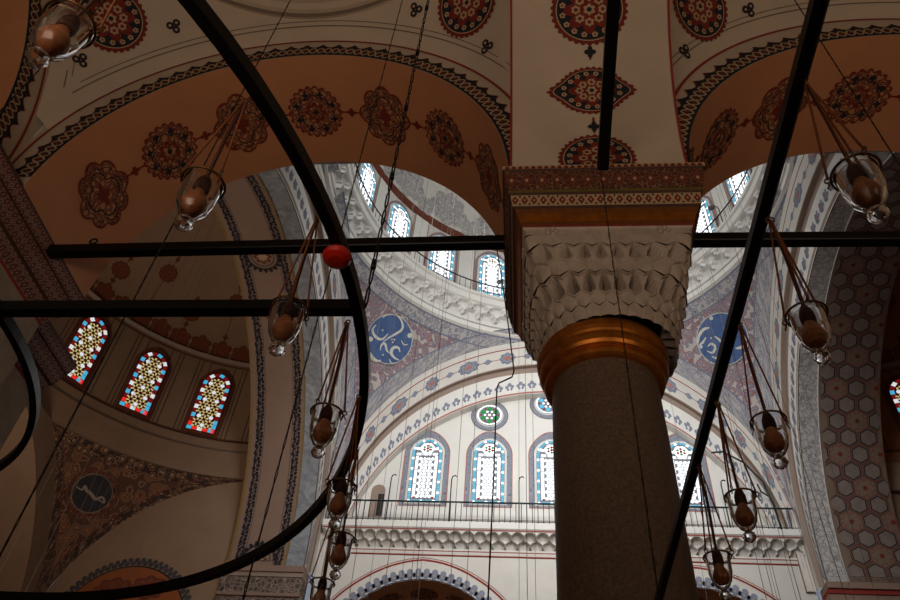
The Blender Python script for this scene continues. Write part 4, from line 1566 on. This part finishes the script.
# transverse arch and wall beyond the left bay
g = G()
XW = -6.92
RT2 = 3.2
SL = lambda u, v, off: V((v, YC0 + (RT2 - off) * cos(u / 3.3), 9.7 + (RT2 - off) * sin(u / 3.3)))
g.grid(lambda u, v: SL(u, v, 0), lin(0, pi * 3.3, 60), [XW - 2.2, XW - 1, XW], 'plaster_peach', True)
FW = lambda u, v, off: V((XW + off, YC0 + (RT2 + v) * cos(u / 3.3), 9.7 + (RT2 + v) * sin(u / 3.3)))
g.grid(lambda u, v: FW(u, v, 0), lin(0, pi * 3.3, 60), [0, .5, .75], 'plaster_aisle', True)
braid(g, FW, .1, 3.3 * pi - .1, 0, .25, .25)
g.ribbon(FW, [(u, .5) for u in lin(.1, 3.3 * pi - .1, 60)], .045, 'line_red', .008)
g.box((XW - 2.2, 4.86, 8.0), (XW - .005, 5.4, 13.2), 'plaster_aisle')
g.box((XW - 12, -2.4, 0), (XW - 2.2, -2.05, 16), 'stone_block')
g.face([(XW - 2.2, -2.05, 0), (XW - 2.2, 5.4, 0), (XW - 2.2, 5.4, 14), (XW - 2.2, -2.05, 14)], 'stone_block')
g.build('wall_aisle_left', label='arch and wall closing the left end of the aisle', kind='structure')

g = G()
g.box((-9, -2.4, 0), (12, -2.05, 15.5), 'plaster_aisle')
g.build('wall_near', label='outer aisle wall behind the camera', kind='structure')
g = G()
g.box((8.85, -2.1, 0), (9.2, 5.4, 15.5), 'plaster_aisle')
g.build('wall_aisle_right', label='wall closing the right end of the aisle', kind='structure')


# ------------------------------------------------------------------ piers at both ends of the colonnade, with painted impost cornice
def pier(path, label, xs, ys):
    """path: plan points (counter-clockwise seen from the open side) along which the cornice runs"""
    g = G()
    g.box((xs[0], ys[0], 0), (xs[1], ys[1], 8.75), 'stone_block')
    return g


def cornice(g, path, prof, out_left=True):
    """sweep a profile [(proj, z, mat)] along an open plan path, mitred"""
    P_ = [V((p[0], p[1])) for p in path]
    N = len(P_)
    nor = []
    for i in range(N):
        ds = []
        if i > 0: ds.append((P_[i] - P_[i - 1]).normalized())
        if i < N - 1: ds.append((P_[i + 1] - P_[i]).normalized())
        ns = [V((d.y, -d.x)) for d in ds]
        if not out_left: ns = [-q for q in ns]
        if len(ns) == 2:
            m_ = (ns[0] + ns[1])
            m_ = m_ / max(.2, m_.dot(ns[0]))
        else:
            m_ = ns[0]
        nor.append(m_)
    L = 0
    for i in range(N - 1):
        seg = (P_[i + 1] - P_[i]).length
        for j in range(len(prof) - 1):
            (pa, za, mt), (pb, zb, _) = prof[j], prof[j + 1]
            a, b = P_[i] + nor[i] * pa, P_[i + 1] + nor[i + 1] * pa
            c, d = P_[i + 1] + nor[i + 1] * pb, P_[i] + nor[i] * pb
            g.face([(a.x, a.y, za), (b.x, b.y, za), (c.x, c.y, zb), (d.x, d.y, zb)], mt, [(L, za), (L + seg, za), (L + seg, zb + abs(pb - pa)), (L, zb + abs(pb - pa))])
        L += seg


IMP = [(0, 9.42, 'impost_brown'), (.02, 9.42, 'impost_brown'), (.02, 9.36, 'lattice'), (-.02, 9.18, 'impost_brown'), (-.04, 9.15, 'lattice'), (-.10, 8.90, 'impost_brown'), (-.13, 8.86, 'lattice'), (-.20, 8.66, 'line_red'), (-.22, 8.63, 'stone_block'), (-.25, 8.6, 'stone_block')]
IMPP = [(p, z, m_) for p, z, m_ in IMP]

for sg, side in ((-1, 'left'), (1, 'right')):
    g = G()
    mx = (lambda x: x) if sg < 0 else (lambda x: 2 * 1.09 - x)
    def bx(a, b, mt):
        g.box((min(a[0], b[0]), min(a[1], b[1]), a[2]), (max(a[0], b[0]), max(a[1], b[1]), b[2]), mt)
    bx((mx(-6.70), 4.2, 0), (mx(-9.8), 7.2, 8.62), 'stone_block')
    bx((mx(-7.48), 7.2, 0), (mx(-9.8), 8.69, 8.62), 'stone_block')
    bx((mx(-6.47), 5.41, 9.4), (mx(-9.8), 7.39, 14.5), 'plaster_cream')
    path = [(mx(-6.47), 4.0), (mx(-6.47), 7.42), (mx(-7.25), 7.42), (mx(-7.25), 8.92), (mx(-9.7), 8.92)]
    # projection is positive outward at the top and recedes below
    cornice(g, path, [(p_ , z_, m_) for p_, z_, m_ in IMP], out_left=(sg < 0))
    # painted loops running along the cornice
    g.build('pier', label='%s stone pier of the colonnade with patterned painted impost' % side, kind='structure')


# ------------------------------------------------------------------ the column
col = empty('column', (.88, 6.4, 0), 'massive granite column with gilded collar and carved white marble capital in the foreground', 'column')
XC, YC = .88, 6.4
g = G()
prof = [(.86, 0), (.86, .25), (.80, .35), (.84, .5), (.74, .6), (.70, .7), (.66, 1.5), (.615, 3.2), (.588, 4.6), (.57, 6.2), (.555, 6.9)]
g.lathe(prof, (0, 0, 0), 'granite', 72)
g.build('shaft', col)
g = G()
pr = [(.56, 6.84), (.62, 6.85), (.65, 6.87), (.665, 6.91), (.65, 6.96), (.645, 6.97), (.675, 6.98), (.70, 7.01), (.715, 7.06), (.705, 7.11), (.70, 7.12), (.72, 7.14), (.735, 7.18), (.74, 7.22), (.73, 7.26), (.70, 7.3), (.6, 7.3)]
g.lathe([(r_ * .965, z_) for r_, z_ in pr], (0, 0, 0), 'gilding', 72)
g.build('gilded_collar', col, label='gilded moulded collar')

g = G()
cxo = .085
NS = 32          # cells round the capital


def sq(th, e):
    """superellipse unit radius"""
    return (abs(cos(th)) ** e + abs(sin(th)) ** e) ** (-1 / e)


TI = [(7.28, 7.44, .72, .745, 2.1, 0), (7.44, 7.58, .745, .765, 2.3, 0), (7.58, 7.82, .79, .83, 2.8, 1), (7.82, 8.0, .86, .865, 3.6, 0), (8.0, 8.2, .89, .90, 5.5, 2), (8.2, 8.36, .915, .92, 10, 0)]
us = lin(0, 2 * pi, NS * 12)
tri = lambda q: 2 * abs(((q + .5) % 1) - .5)
rings_ = []
for ti, (z0, z1, r0, r1, e, typ) in enumerate(TI):
    nxt = TI[ti + 1] if ti < len(TI) - 1 else (0, 0, .925, .925, 24, 0)

    def F(th, t):
        q = th / (2 * pi) * NS + .5 * (ti % 2)
        s = (q % 1) * 2 - 1
        rr = r0 + (r1 - r0) * t
        if typ:                                   # pointed niche with a dark mouth
            w_ = (.78 if typ == 1 else .7) * (1 - max(0, t - .25) ** 1.3 * 1.1)
            if abs(s) < w_ and .08 < t < .9:
                rr -= (.20 if typ == 1 else .12) * min(1, (w_ - abs(s)) * 3)
        else:
            rr += .02 * (1 - abs(s)) ** .5
        if t > .93: rr = nxt[2] + .004            # ledge under the next row
        k = sq(th, e + (nxt[4] - e) * t * .8)
        zz = z0 + (z1 - z0) * t
        am = .075 if ti < 5 else 0
        zz += am * (tri(q) - .5) * (t if ti < 5 else 0)
        if ti > 0:
            q2 = th / (2 * pi) * NS + .5 * ((ti - 1) % 2)
            zz += .075 * (tri(q2) - .5) * (1 - t)
        return V((rr * k * cos(th) + cxo, rr * k * sin(th), zz))
    g.grid(F, us, [0, .05, .1, .2, .35, .5, .65, .8, .88, .92, .94, 1], 'marble_carved', False)
F = lambda th, t: V(((.93) * sq(th, 40) * cos(th) + cxo, .93 * sq(th, 40) * sin(th), 8.36 + .10 * t))
g.grid(F, us, [0, .15, .3, 1], 'marble_carved', False)
for k_ in range(4):     # carved rosette bosses on each face of the top band
    for off in (-.62, .62):
        a = k_ * pi / 2
        base = V((cos(a) * .93 + cxo, sin(a) * .93, 8.41)) + V((-sin(a), cos(a), 0)) * off
        for j in range(5):
            an = 2 * pi * j / 5
            pp = base + V((-sin(a), cos(a), 0)) * (.05 * cos(an)) + V((0, 0, .045 * sin(an)))
            g.tube([pp - V((cos(a), sin(a), 0)) * .01, pp + V((cos(a), sin(a), 0)) * .02, pp + V((cos(a), sin(a), 0)) * .03], [.03, .028, .008], 'marble_carved', 8)
g.build('capital', col, label='carved stalactite capital of pale marble')

g = G()
HW = 1.15
sqp = [(HW + cxo, -HW), (HW + cxo, HW), (-HW + cxo, HW), (-HW + cxo, -HW), (HW + cxo, -HW)]
HW = 1.165
bands = [(0.0, 9.47, 'red_paint'), (.02, 9.47, 'cream_paint'), (.02, 9.40, 'impost_brown'), (.0, 9.38, 'impost_scroll'), (-.05, 9.07, 'olive'), (-.055, 9.03, 'impost_brown'), (-.08, 9.01, 'cream_paint'), (-.10, 8.83, 'impost_brown'), (-.13, 8.81, 'gilding_dark'), (-.155, 8.75, 'gilding'), (-.19, 8.65, 'gilding_dark'), (-.20, 8.60, 'red_paint'), (-.215, 8.58, 'marble_carved'), (-.24, 8.55, 'marble_carved'), (-.3, 8.55, 'marble_carved')]
bands = [(p_, z_ - .11, m_) for p_, z_, m_ in bands]
for fi in range(4):
    a = fi * pi / 2
    dx, dy = cos(a), sin(a)          # outward
    tx, ty = -dy, dx
    for j in range(len(bands) - 1):
        (pa, za, mt), (pb, zb, _) = bands[j], bands[j + 1]
        A_, B_ = HW + pa, HW + pb
        pts = []
        for r_, s_, z_ in ((A_, -A_, za), (A_, A_, za), (B_, B_, zb), (B_, -B_, zb)):
            pts.append((dx * r_ + tx * s_ + cxo, dy * r_ + ty * s_, z_))
        g.face(pts, mt, [(-A_ + 3 * fi, za), (A_ + 3 * fi, za), (B_ + 3 * fi, zb), (-B_ + 3 * fi, zb)])
    def SI(j):
        (pa, za, _), (pb, zb, _) = bands[j], bands[j + 1]
        nx = (za - zb); nz = -(pa - pb); l = hypot(nx, nz) or 1
        def f(u, v, off):
            r_ = HW + pa + (pb - pa) * v + off * nx / l
            return V((dx * r_ + tx * u + cxo, dy * r_ + ty * u, za + (zb - za) * v + off * nz / l))
        return f
    s1 = SI(1)
    n_ = 30
    for i in range(n_):
        u = -HW + 2 * HW * (i + .5) / n_
        g.fan(s1, (u, .9), [(u - .034, 1), (u - .02, .4), (u, .12), (u + .02, .4), (u + .034, 1)], 'red_paint', .003, 1)
        g.fan(s1, (u, .6), [(u + .008 * cos(k), .62 + .12 * sin(k)) for k in lin(0, 2 * pi, 6)[:-1]], 'ink', .005, 1)
    s3 = SI(3)
    for i in range(13):
        u = -HW + 2 * HW * (i + .5) / 13
        g.fan(s3, (u, .5), [(u + .06 * cos(k) * (1 + .3 * cos(4 * k)), .5 + .28 * sin(k) * (1 + .3 * cos(4 * k))) for k in lin(0, 2 * pi, 24)[:-1]], 'brown_red', .004, 1)
        g.fan(s3, (u, .5), [(u + .018 * cos(k), .5 + .08 * sin(k)) for k in lin(0, 2 * pi, 12)[:-1]], 'cream_paint', .007, 1)
    s6 = SI(6)
    for i in range(20):
        u = -HW + .08 + (2 * HW - .16) * (i + .5) / 20
        g.fan(s6, (u, .5), [(u - .04, .5), (u, .1), (u + .04, .5), (u, .9)], 'red_paint', .004, 1)
        g.fan(s6, (u, .5), [(u - .014, .5), (u, .36), (u + .014, .5), (u, .64)], 'cream_paint', .007, 1)
        for v_ in (.15, .85):
            w_ = u + .055
            g.fan(s6, (w_, v_), [(w_ - .014, v_), (w_, v_ - .12), (w_ + .014, v_), (w_, v_ + .12)], 'ink', .005, 1)
g.face([(HW + cxo, HW, 9.36), (-HW + cxo, HW, 9.36), (-HW + cxo, -HW, 9.36), (HW + cxo, -HW, 9.36)], 'impost_brown')
g.build('impost_block', col, label='painted impost with red, cream and gilt bands')


# ------------------------------------------------------------------ iron tie beams
def beam(p0, p1, w, h, name, label, cat='tie beam', group=None):
    p0, p1 = V(p0), V(p1)
    g = G()
    d = (p1 - p0)
    t = d.normalized()
    s_ = V((-t.y, t.x, 0)).normalized()
    c = []
    ch = .012
    sec = [(-w / 2, -h / 2 + ch), (-w / 2 + ch, -h / 2), (w / 2 - ch, -h / 2), (w / 2, -h / 2 + ch), (w / 2, h / 2 - ch), (w / 2 - ch, h / 2), (-w / 2 + ch, h / 2), (-w / 2, h / 2 - ch)]
    for i in range(8):
        a, b = sec[i], sec[(i + 1) % 8]
        g.face([s_ * a[0] + V((0, 0, a[1])), s_ * b[0] + V((0, 0, b[1])), d + s_ * b[0] + V((0, 0, b[1])), d + s_ * a[0] + V((0, 0, a[1]))], 'iron')
    g.face([s_ * a[0] + V((0, 0, a[1])) for a in sec], 'iron')
    g.face([d + s_ * a[0] + V((0, 0, a[1])) for a in sec], 'iron')
    o = g.build(name, label=label, cat=cat, group=group)
    o.location = p0
    return o


beam((-6.47, 6.4, 9.27), (-.17, 6.4, 9.36), .15, .15, 'tie_beam', 'black iron tie beam across the left arch, meeting the capital')
beam((2.1, 6.4, 9.36), (8.7, 6.4, 9.30), .15, .15, 'tie_beam', 'black iron tie beam across the right arch, right of the capital')
beam((.97, 5.24, 9.33), (.86, -2.05, 9.33), .13, .13, 'tie_beam', 'black iron tie beam running overhead from above the capital front')
# small eye bolt on the left beam
g = G()
g.tube([(0, 0, 0), (0, 0, .1)], .025, 'brass', 8)
g.tube([(.05 * cos(a), 0, .14 + .05 * sin(a)) for a in lin(0, 2 * pi, 14)[:-1]], .014, 'iron', 6, True)
o = g.build('eye_bolt', label='small eye bolt standing on the left end of the long tie beam', cat='bolt')
o.location = (at(90, 247, 'Y', 6.4).x, 6.4, 9.345)

# ------------------------------------------------------------------ ring chandelier and lamp rail
ZH = 4.2
RC, RRAD = (-4.129, 2.538), 3.341
ch = empty('ring_chandelier', (RC[0], RC[1], ZH), 'huge black iron ring chandelier hanging low at the left', 'chandelier')


def band_ring(rad, w, h, n=120, c=(0, 0)):
    g = G()
    us = lin(0, 2 * pi, n)
    sec = [(rad - w / 2, -h / 2), (rad + w / 2, -h / 2), (rad + w / 2, h / 2), (rad - w / 2, h / 2)]
    for i in range(4):
        a, b = sec[i], sec[(i + 1) % 4]
        g.grid(lambda u, t: V((c[0] + (a[0] + (b[0] - a[0]) * t) * sin(u), c[1] + (a[0] + (b[0] - a[0]) * t) * cos(u), a[1] + (b[1] - a[1]) * t)), us, [0, 1], 'iron', False)
    return g


band_ring(RRAD, .05, .07).build('outer_ring', ch)
IC = (-4.30 - RC[0], 2.60 - RC[1])
band_ring(1.657, .04, .06, c=IC).build('inner_ring', ch)
for a in (0,):
    g = G()
    if a == 0:
        g.box((-RRAD + .02, -.03, -.035), (RRAD - .02, .03, .025), 'iron')
    else:
        g.box((-.03, -RRAD + .02, -.02), (.03, RRAD - .02, .036), 'iron')
    g.build('spoke', ch)
# red glass boss under the ring
q = at(337, 257, 'Z', ZH - .07)
g = G()
g.lathe([(0, -.035), (.035, -.032), (.058, -.018), (.066, 0), (.06, .016), (.03, .03), (0, .034)], (q.x - RC[0], q.y - RC[1], -.07), 'red_glass', 28)
g.build('red_boss', ch, label='round red glass boss')


def lamp_proto():
    o = empty('oil_lamp', (0, 0, 0))
    D_ = .57                       # drop from the bar to the rim
    rr = .0635
    # glass jar: thin walled
    g = G()
    outp = [(rr * 1.02, 0), (rr * .97, -.02), (rr * .95, -.05), (rr * .92, -.09), (rr * .78, -.13), (rr * .5, -.162), (rr * .25, -.176), (.0, -.18)]
    inn = [(0, -.174), (rr * .22, -.170), (rr * .46, -.156), (rr * .74, -.127), (rr * .88, -.088), (rr * .91, -.05), (rr * .93, -.02), (rr * .98, 0)]
    g.lathe(outp + inn + [(rr * 1.02, 0)], (0, 0, -D_), 'lamp_glass', 28)
    jar = g.build('glass_jar', o)
    g = G()
    kn = [(0, -.176), (.012, -.178), (.014, -.184), (.026, -.192), (.03, -.206), (.024, -.22), (.012, -.228), (0, -.23)]
    g.lathe(kn, (0, 0, -D_), 'lamp_glass', 20)
    g.build('knob', jar)
    # metal rim ring with three hooks
    g = G()
    g.tube([(rr * 1.1 * cos(a), rr * 1.1 * sin(a), -D_ - .004) for a in lin(0, 2 * pi, 32)[:-1]], .0045, 'brass', 6, True)
    for k in range(3):
        a = 2 * pi * k / 3 + .5
        c = V((rr * 1.16 * cos(a), rr * 1.16 * sin(a), -D_))
        g.tube([c + V((.012 * cos(t) * cos(a), .012 * cos(t) * sin(a), .012 * sin(t) + .006)) for t in lin(0, 2 * pi, 12)[:-1]], .003, 'brass', 5, True)
        g.tube([c + V((0, 0, -.005)), c * 1.0 + V((.012 * cos(a), .012 * sin(a), -.03))], .003, 'brass', 5)
    g.build('rim_ring', o)
    for k in range(3):
        a = 2 * pi * k / 3 + .5
        g = G()
        e = V((rr * 1.18 * cos(a), rr * 1.18 * sin(a), -D_ + .012))
        g.tube([V((.004 * cos(a), .004 * sin(a), -.03)), e], .0042, 'rope', 6)
        g.build('rope', o)
    g = G()
    g.tube([(0, 0, -.03), (.004, 0, -.3), (0, 0, -D_ + .03)], .0062, 'socket', 6)
    g.tube([(.01, .004, -.03), (.012, .003, -.3), (.006, 0, -D_ + .03)], .003, 'rope', 5)
    g.build('cable', o)
    g = G()
    g.lathe([(0, .035), (.014, .034), (.02, .02), (.026, .0), (.027, -.03), (.024, -.045), (0, -.045)], (0, 0, -D_), 'socket', 18)
    g.build('socket', o)
    g = G()
    g.lathe([(.018, -.025), (.020, -.045), (.026, -.062), (.036, -.082), (.0415, -.104), (.038, -.126), (.027, -.142), (.012, -.151), (0, -.153)], (0, 0, -D_), 'bulb_amber', 24)
    g.build('bulb', o)
    g = G()
    g.tube([(.016 * cos(a), 0, -.03 + .018 * sin(a)) for a in lin(0, 2 * pi, 12)[:-1]], .004, 'brass', 5, True)
    g.build('hook', o)
    return o


lp = lamp_proto()
K = .8667
def ring_y(y):
    return (RC[0] + sqrt(RRAD ** 2 - (y - RC[1]) ** 2), y)
ring_l = [(-1.245, .835), (-1.025, 1.38), (-.865, 1.95), (-.835, 2.575), (-.865, 3.145), (-.95, 3.645), (-1.15, 4.165)]
RL = ['hanging glass lamp at the top left corner, in front of a painted medallion',
      'hanging glass lamp in front of the peach arch soffit, below a round filigree medallion',
      'hanging glass lamp with a beige bulb in front of the lower chandelier bar',
      'hanging glass lamp with an amber bulb left of the blue roundel, clear of the balcony',
      'hanging glass lamp just left of the balcony railing end, in front of the ring',
      'hanging glass lamp left of the stalactite balcony cornice',
      'lowest hanging glass lamp of the left chandelier, cut by the bottom edge']
first = True
for (x, y), lb in zip(ring_l, RL):
    o = lp if first else copy_tree(lp)
    first = False
    o.location = (x, y, ZH - .042)
    o.rotation_euler = (0, 0, y * 2.3)
    tag(o, lb, 'lamp', 'glass lamps of the ring chandelier')
XRL = .995
rail = beam((XRL, -1.9, ZH), (XRL, 5.62, ZH), .05, .07, 'lamp_rail', 'straight black iron lamp rail running away past the right of the column', 'rail')
RB = ['hanging glass lamp at the upper right in front of the hexagon patterned arch',
      'hanging glass lamp left of the hexagon pattern, right of the blue roundel',
      'hanging glass lamp with amber bulb above the right end of the far balcony',
      'hanging glass lamp in front of the balcony railing right of the column',
      'lowest hanging glass lamp on the straight rail, in front of the balcony cornice']
for (X_, Y_), lb in zip(((1.0, 1.385), (1.005, 1.985), (1.005, 2.60), (1.0, 3.17), (.995, 3.74)), RB):
    o = copy_tree(lp)
    o.location = (X_, Y_, ZH - .042)
    o.rotation_euler = (0, 0, Y_ * 3.1)
    tag(o, lb, 'lamp', 'glass lamps of the straight rail')


# ------------------------------------------------------------------ hanging chains and wires
def top_of(x, y):
    """height of the ceiling above a plan point"""
    d = hypot(x - CX, y - CY)
    if d < 7.4:
        return 29.7 + 7.0 * sqrt(max(0, 1 - (d / 7.95) ** 2)) + .02
    return None


def chain(px0, py0, px1, py1, Y, z1, z0, r, name, label, cat, group=None, links=True, mat='wire_black', curl=None):
    """vertical chain through the picture line at depth Y"""
    a = at(px0, py0, 'Y', Y)
    x = a.x
    g = G()
    if links:
        n = int((z1 - z0) / .11)
        for i in range(n):
            z = z0 + (z1 - z0) * (i + .5) / n
            hl = (z1 - z0) / n * .56
            d = V((1, 0, 0)) if i % 2 else V((0, 1, 0))
            g.tube([V((0, 0, z - hl)) + d * r * .3, V((0, 0, z)) + d * r * .9, V((0, 0, z + hl)) + d * r * .3], r * .55, mat, 5)
            g.tube([V((0, 0, z - hl)) - d * r * .3, V((0, 0, z)) - d * r * .9, V((0, 0, z + hl)) - d * r * .3], r * .55, mat, 5)
    else:
        g.tube([(0, 0, z0), (0, 0, z1)], r, mat, 5)
    o = g.build(name, label=label, cat=cat, group=group)
    o.location = (x, Y, 0)
    return o


# chandelier suspension chain (twin strands with collars)
tq = at(364, 312, 'Z', ZH)
g = G()
zt = 13.6
for i in range(int((zt - ZH) / .16)):
    z = ZH + .03 + i * .16
    g.tube([(0, 0, z), (.007, 0, z + .04), (.007, 0, z + .12), (0, 0, z + .16)], .005, 'iron', 5)
    g.tube([(0, 0, z), (-.007, 0, z + .04), (-.007, 0, z + .12), (0, 0, z + .16)], .005, 'iron', 5)
    if i % 5 == 2:
        g.tube([(0, 0, z - .03), (0, 0, z + .03)], .015, 'iron', 8)
o = g.build('suspension_chain', label='thick black chain holding the ring chandelier, rising right of the red boss', cat='chain')
o.location = (tq.x, tq.y, 0)
zc_ = 0
# aisle chains
chain(200, 173, 0, 0, 3.4, 13.5, .02, .006, 'thin_chain', 'long thin dark chain crossing the left arch soffit and half dome', 'chain')
chain(350, 197, 0, 0, 3.6, 13.5, .02, .006, 'thin_chain', 'thin dark chain just left of the thick chandelier chain', 'chain')
chain(629, 380, 0, 0, 5.0, 9.25, .02, .007, 'thin_chain', 'thin black chain hanging down the front of the column', 'chain')
chain(855, 95, 0, 0, 3.4, 13.4, .02, .006, 'thin_chain', 'thin chain crossing the right arch soffit at the upper right', 'chain')
chain(25, 85, 0, 0, 3.0, 13.2, .02, .006, 'thin_chain', 'thin chain at the far upper left beside a glass lamp', 'chain')
# crooked black cable left of the column
YK = 8.6
pts = [at(px, py, 'Y', YK) for px, py in ((488, 600), (494, 470), (496, 410), (497, 388), (499, 383), (512, 377), (514, 371), (509, 330), (502, 280), (497, 250), (493, 215), (490, 190))]
g = G()
g.tube(pts, .011, 'wire_black', 6)
g.build('hanging_cable', label='crooked black cable hanging just left of the column', cat='cable')

# thin wires of the nave chandeliers, each its own
wl = [(320, 520), (336, 560), (346, 470), (365, 500), (386, 470), (396, 500), (404, 560), (420, 540), (432, 380), (447, 300), (458, 470), (468, 560), (476, 400), (519, 470), (527, 560), (533, 430),
      (700, 560), (712, 330), (745, 470), (757, 560), (770, 500), (790, 560), (812, 470), (834, 560), (850, 520), (872, 560), (700, 300), (738, 320)]
wg = G(); wg.tube([(0, 0, 0), (0, 0, 1)], 1, 'wire', 5)
wp = None
for i, (px, py) in enumerate(wl):
    Y = 11.0 + (i * 3.7) % 8.5
    p = at(px, py, 'Y', Y)
    tz = top_of(p.x, p.y)
    if tz is None: continue
    if wp is None:
        wp = wg.build('nave_wire'); o = wp
    else:
        o = wp.copy(); COL.objects.link(o)
    o.location = (p.x, p.y, .01)
    o.scale = (.0055, .0055, tz - .01)
    tag(o, 'thin grey wire hanging from the main dome into the nave', 'wire', 'thin wires hanging in the nave')
wl = [(60, 520), (85, 500), (112, 480), (128, 520), (150, 520), (170, 500), (188, 450), (215, 480), (232, 350), (100, 400), (140, 300), (185, 300)]
for i, (px, py) in enumerate(wl):
    X = -10.6 - (i * 1.37) % 4.2
    p = at(px, py, 'X', X)
    d = hypot(p.x + 9.6, p.y - CY) / 7.7
    if d > .97: continue
    tz = 22.0 + 5.2 * sqrt(1 - d * d)
    o = wp.copy(); COL.objects.link(o)
    o.location = (p.x, p.y, .01)
    o.scale = (.0055, .0055, tz - .01)
    tag(o, 'thin wire hanging from the left half dome', 'wire', 'thin wires hanging from the left half dome')

# small floodlights on curved posts along the drum railing
g = G()
g.tube([(0, 0, 0), (0, 0, 1.25), (-.04, 0, 1.38), (-.16, 0, 1.42)], .022, 'speaker_grey', 6)
fl = g.build('floodlight', label='small floodlight on a bent post on the drum railing, just left of the column', cat='lamp', group='floodlights of the drum railing')
g = G()
g.tube([(-.12, 0, 1.42), (-.2, 0, 1.38), (-.34, 0, 1.28)], [.04, .09, .11], 'speaker_grey', 12)
g.build('lamp_head', fl)
fl.location = (-.70, 23.27, 25.7)
o = copy_tree(fl)
o.location = (CX + 7.68 * sin(R(63)), CY + 7.68 * cos(R(63)), 25.7)
o['label'] = 'small floodlight on a bent post on the drum railing, right of the column'


# ------------------------------------------------------------------ light
def area(name, loc, look, size, power, col=(1, 1, 1), spread=180, size_y=None):
    l = bpy.data.lights.new(name, 'AREA')
    l.energy = power
    l.color = col
    l.shape = 'RECTANGLE'
    l.size = size
    l.size_y = size_y or size
    l.spread = R(spread)
    o = bpy.data.objects.new(name, l)
    COL.objects.link(o)
    o.location = loc
    o.rotation_euler = (V(look) - V(loc)).to_track_quat('-Z', 'Y').to_euler()
    return o


# daylight from the tall windows of the near upper wall (above and behind the colonnade)
area('window_daylight', (CX, CY - H + .5, 19.0), (CX, 25, 16.5), 9, 600, (.97, .98, 1), 85, 4)
area('drum_daylight', (CX, CY - 7.2, 27.6), (CX, 24, 25), 6, 420, (.95, .98, 1), 120, 1.6)
area('window_daylight', (-2.6, -1.7, 3.4), (-2.6, 3.4, 12), 5, 165, (1, .79, .60), 130, 2.2)  # warm fill added behind the camera to lift the left aisle vault
area('window_daylight', (5.6, -1.7, 3.4), (5.2, 3.4, 12), 5, 110, (1, .79, .60), 130, 2.2)  # matching added fill for the right aisle vault
area('half_dome_daylight', (-13, 11, 5), (-12.5, 18, 25), 3, 230, (1, .82, .66), 110, 3)  # added low fill aimed upward to brighten the left half dome


w = bpy.data.worlds.new('world')
SC.world = w
w.use_nodes = True
w.node_tree.nodes['Background'].inputs['Color'].default_value = (.6, .7, .85, 1)
w.node_tree.nodes['Background'].inputs['Strength'].default_value = .3
SC.view_settings.view_transform = 'Standard'
SC.view_settings.look = 'None'
SC.view_settings.gamma = 1
SC.view_settings.exposure = 0
SC.view_settings.use_curve_mapping = False
try:
    SC.cycles.use_denoising = True
    SC.cycles.max_bounces = 8
    SC.cycles.diffuse_bounces = 4
    SC.cycles.sample_clamp_indirect = 4
except Exception:
    pass
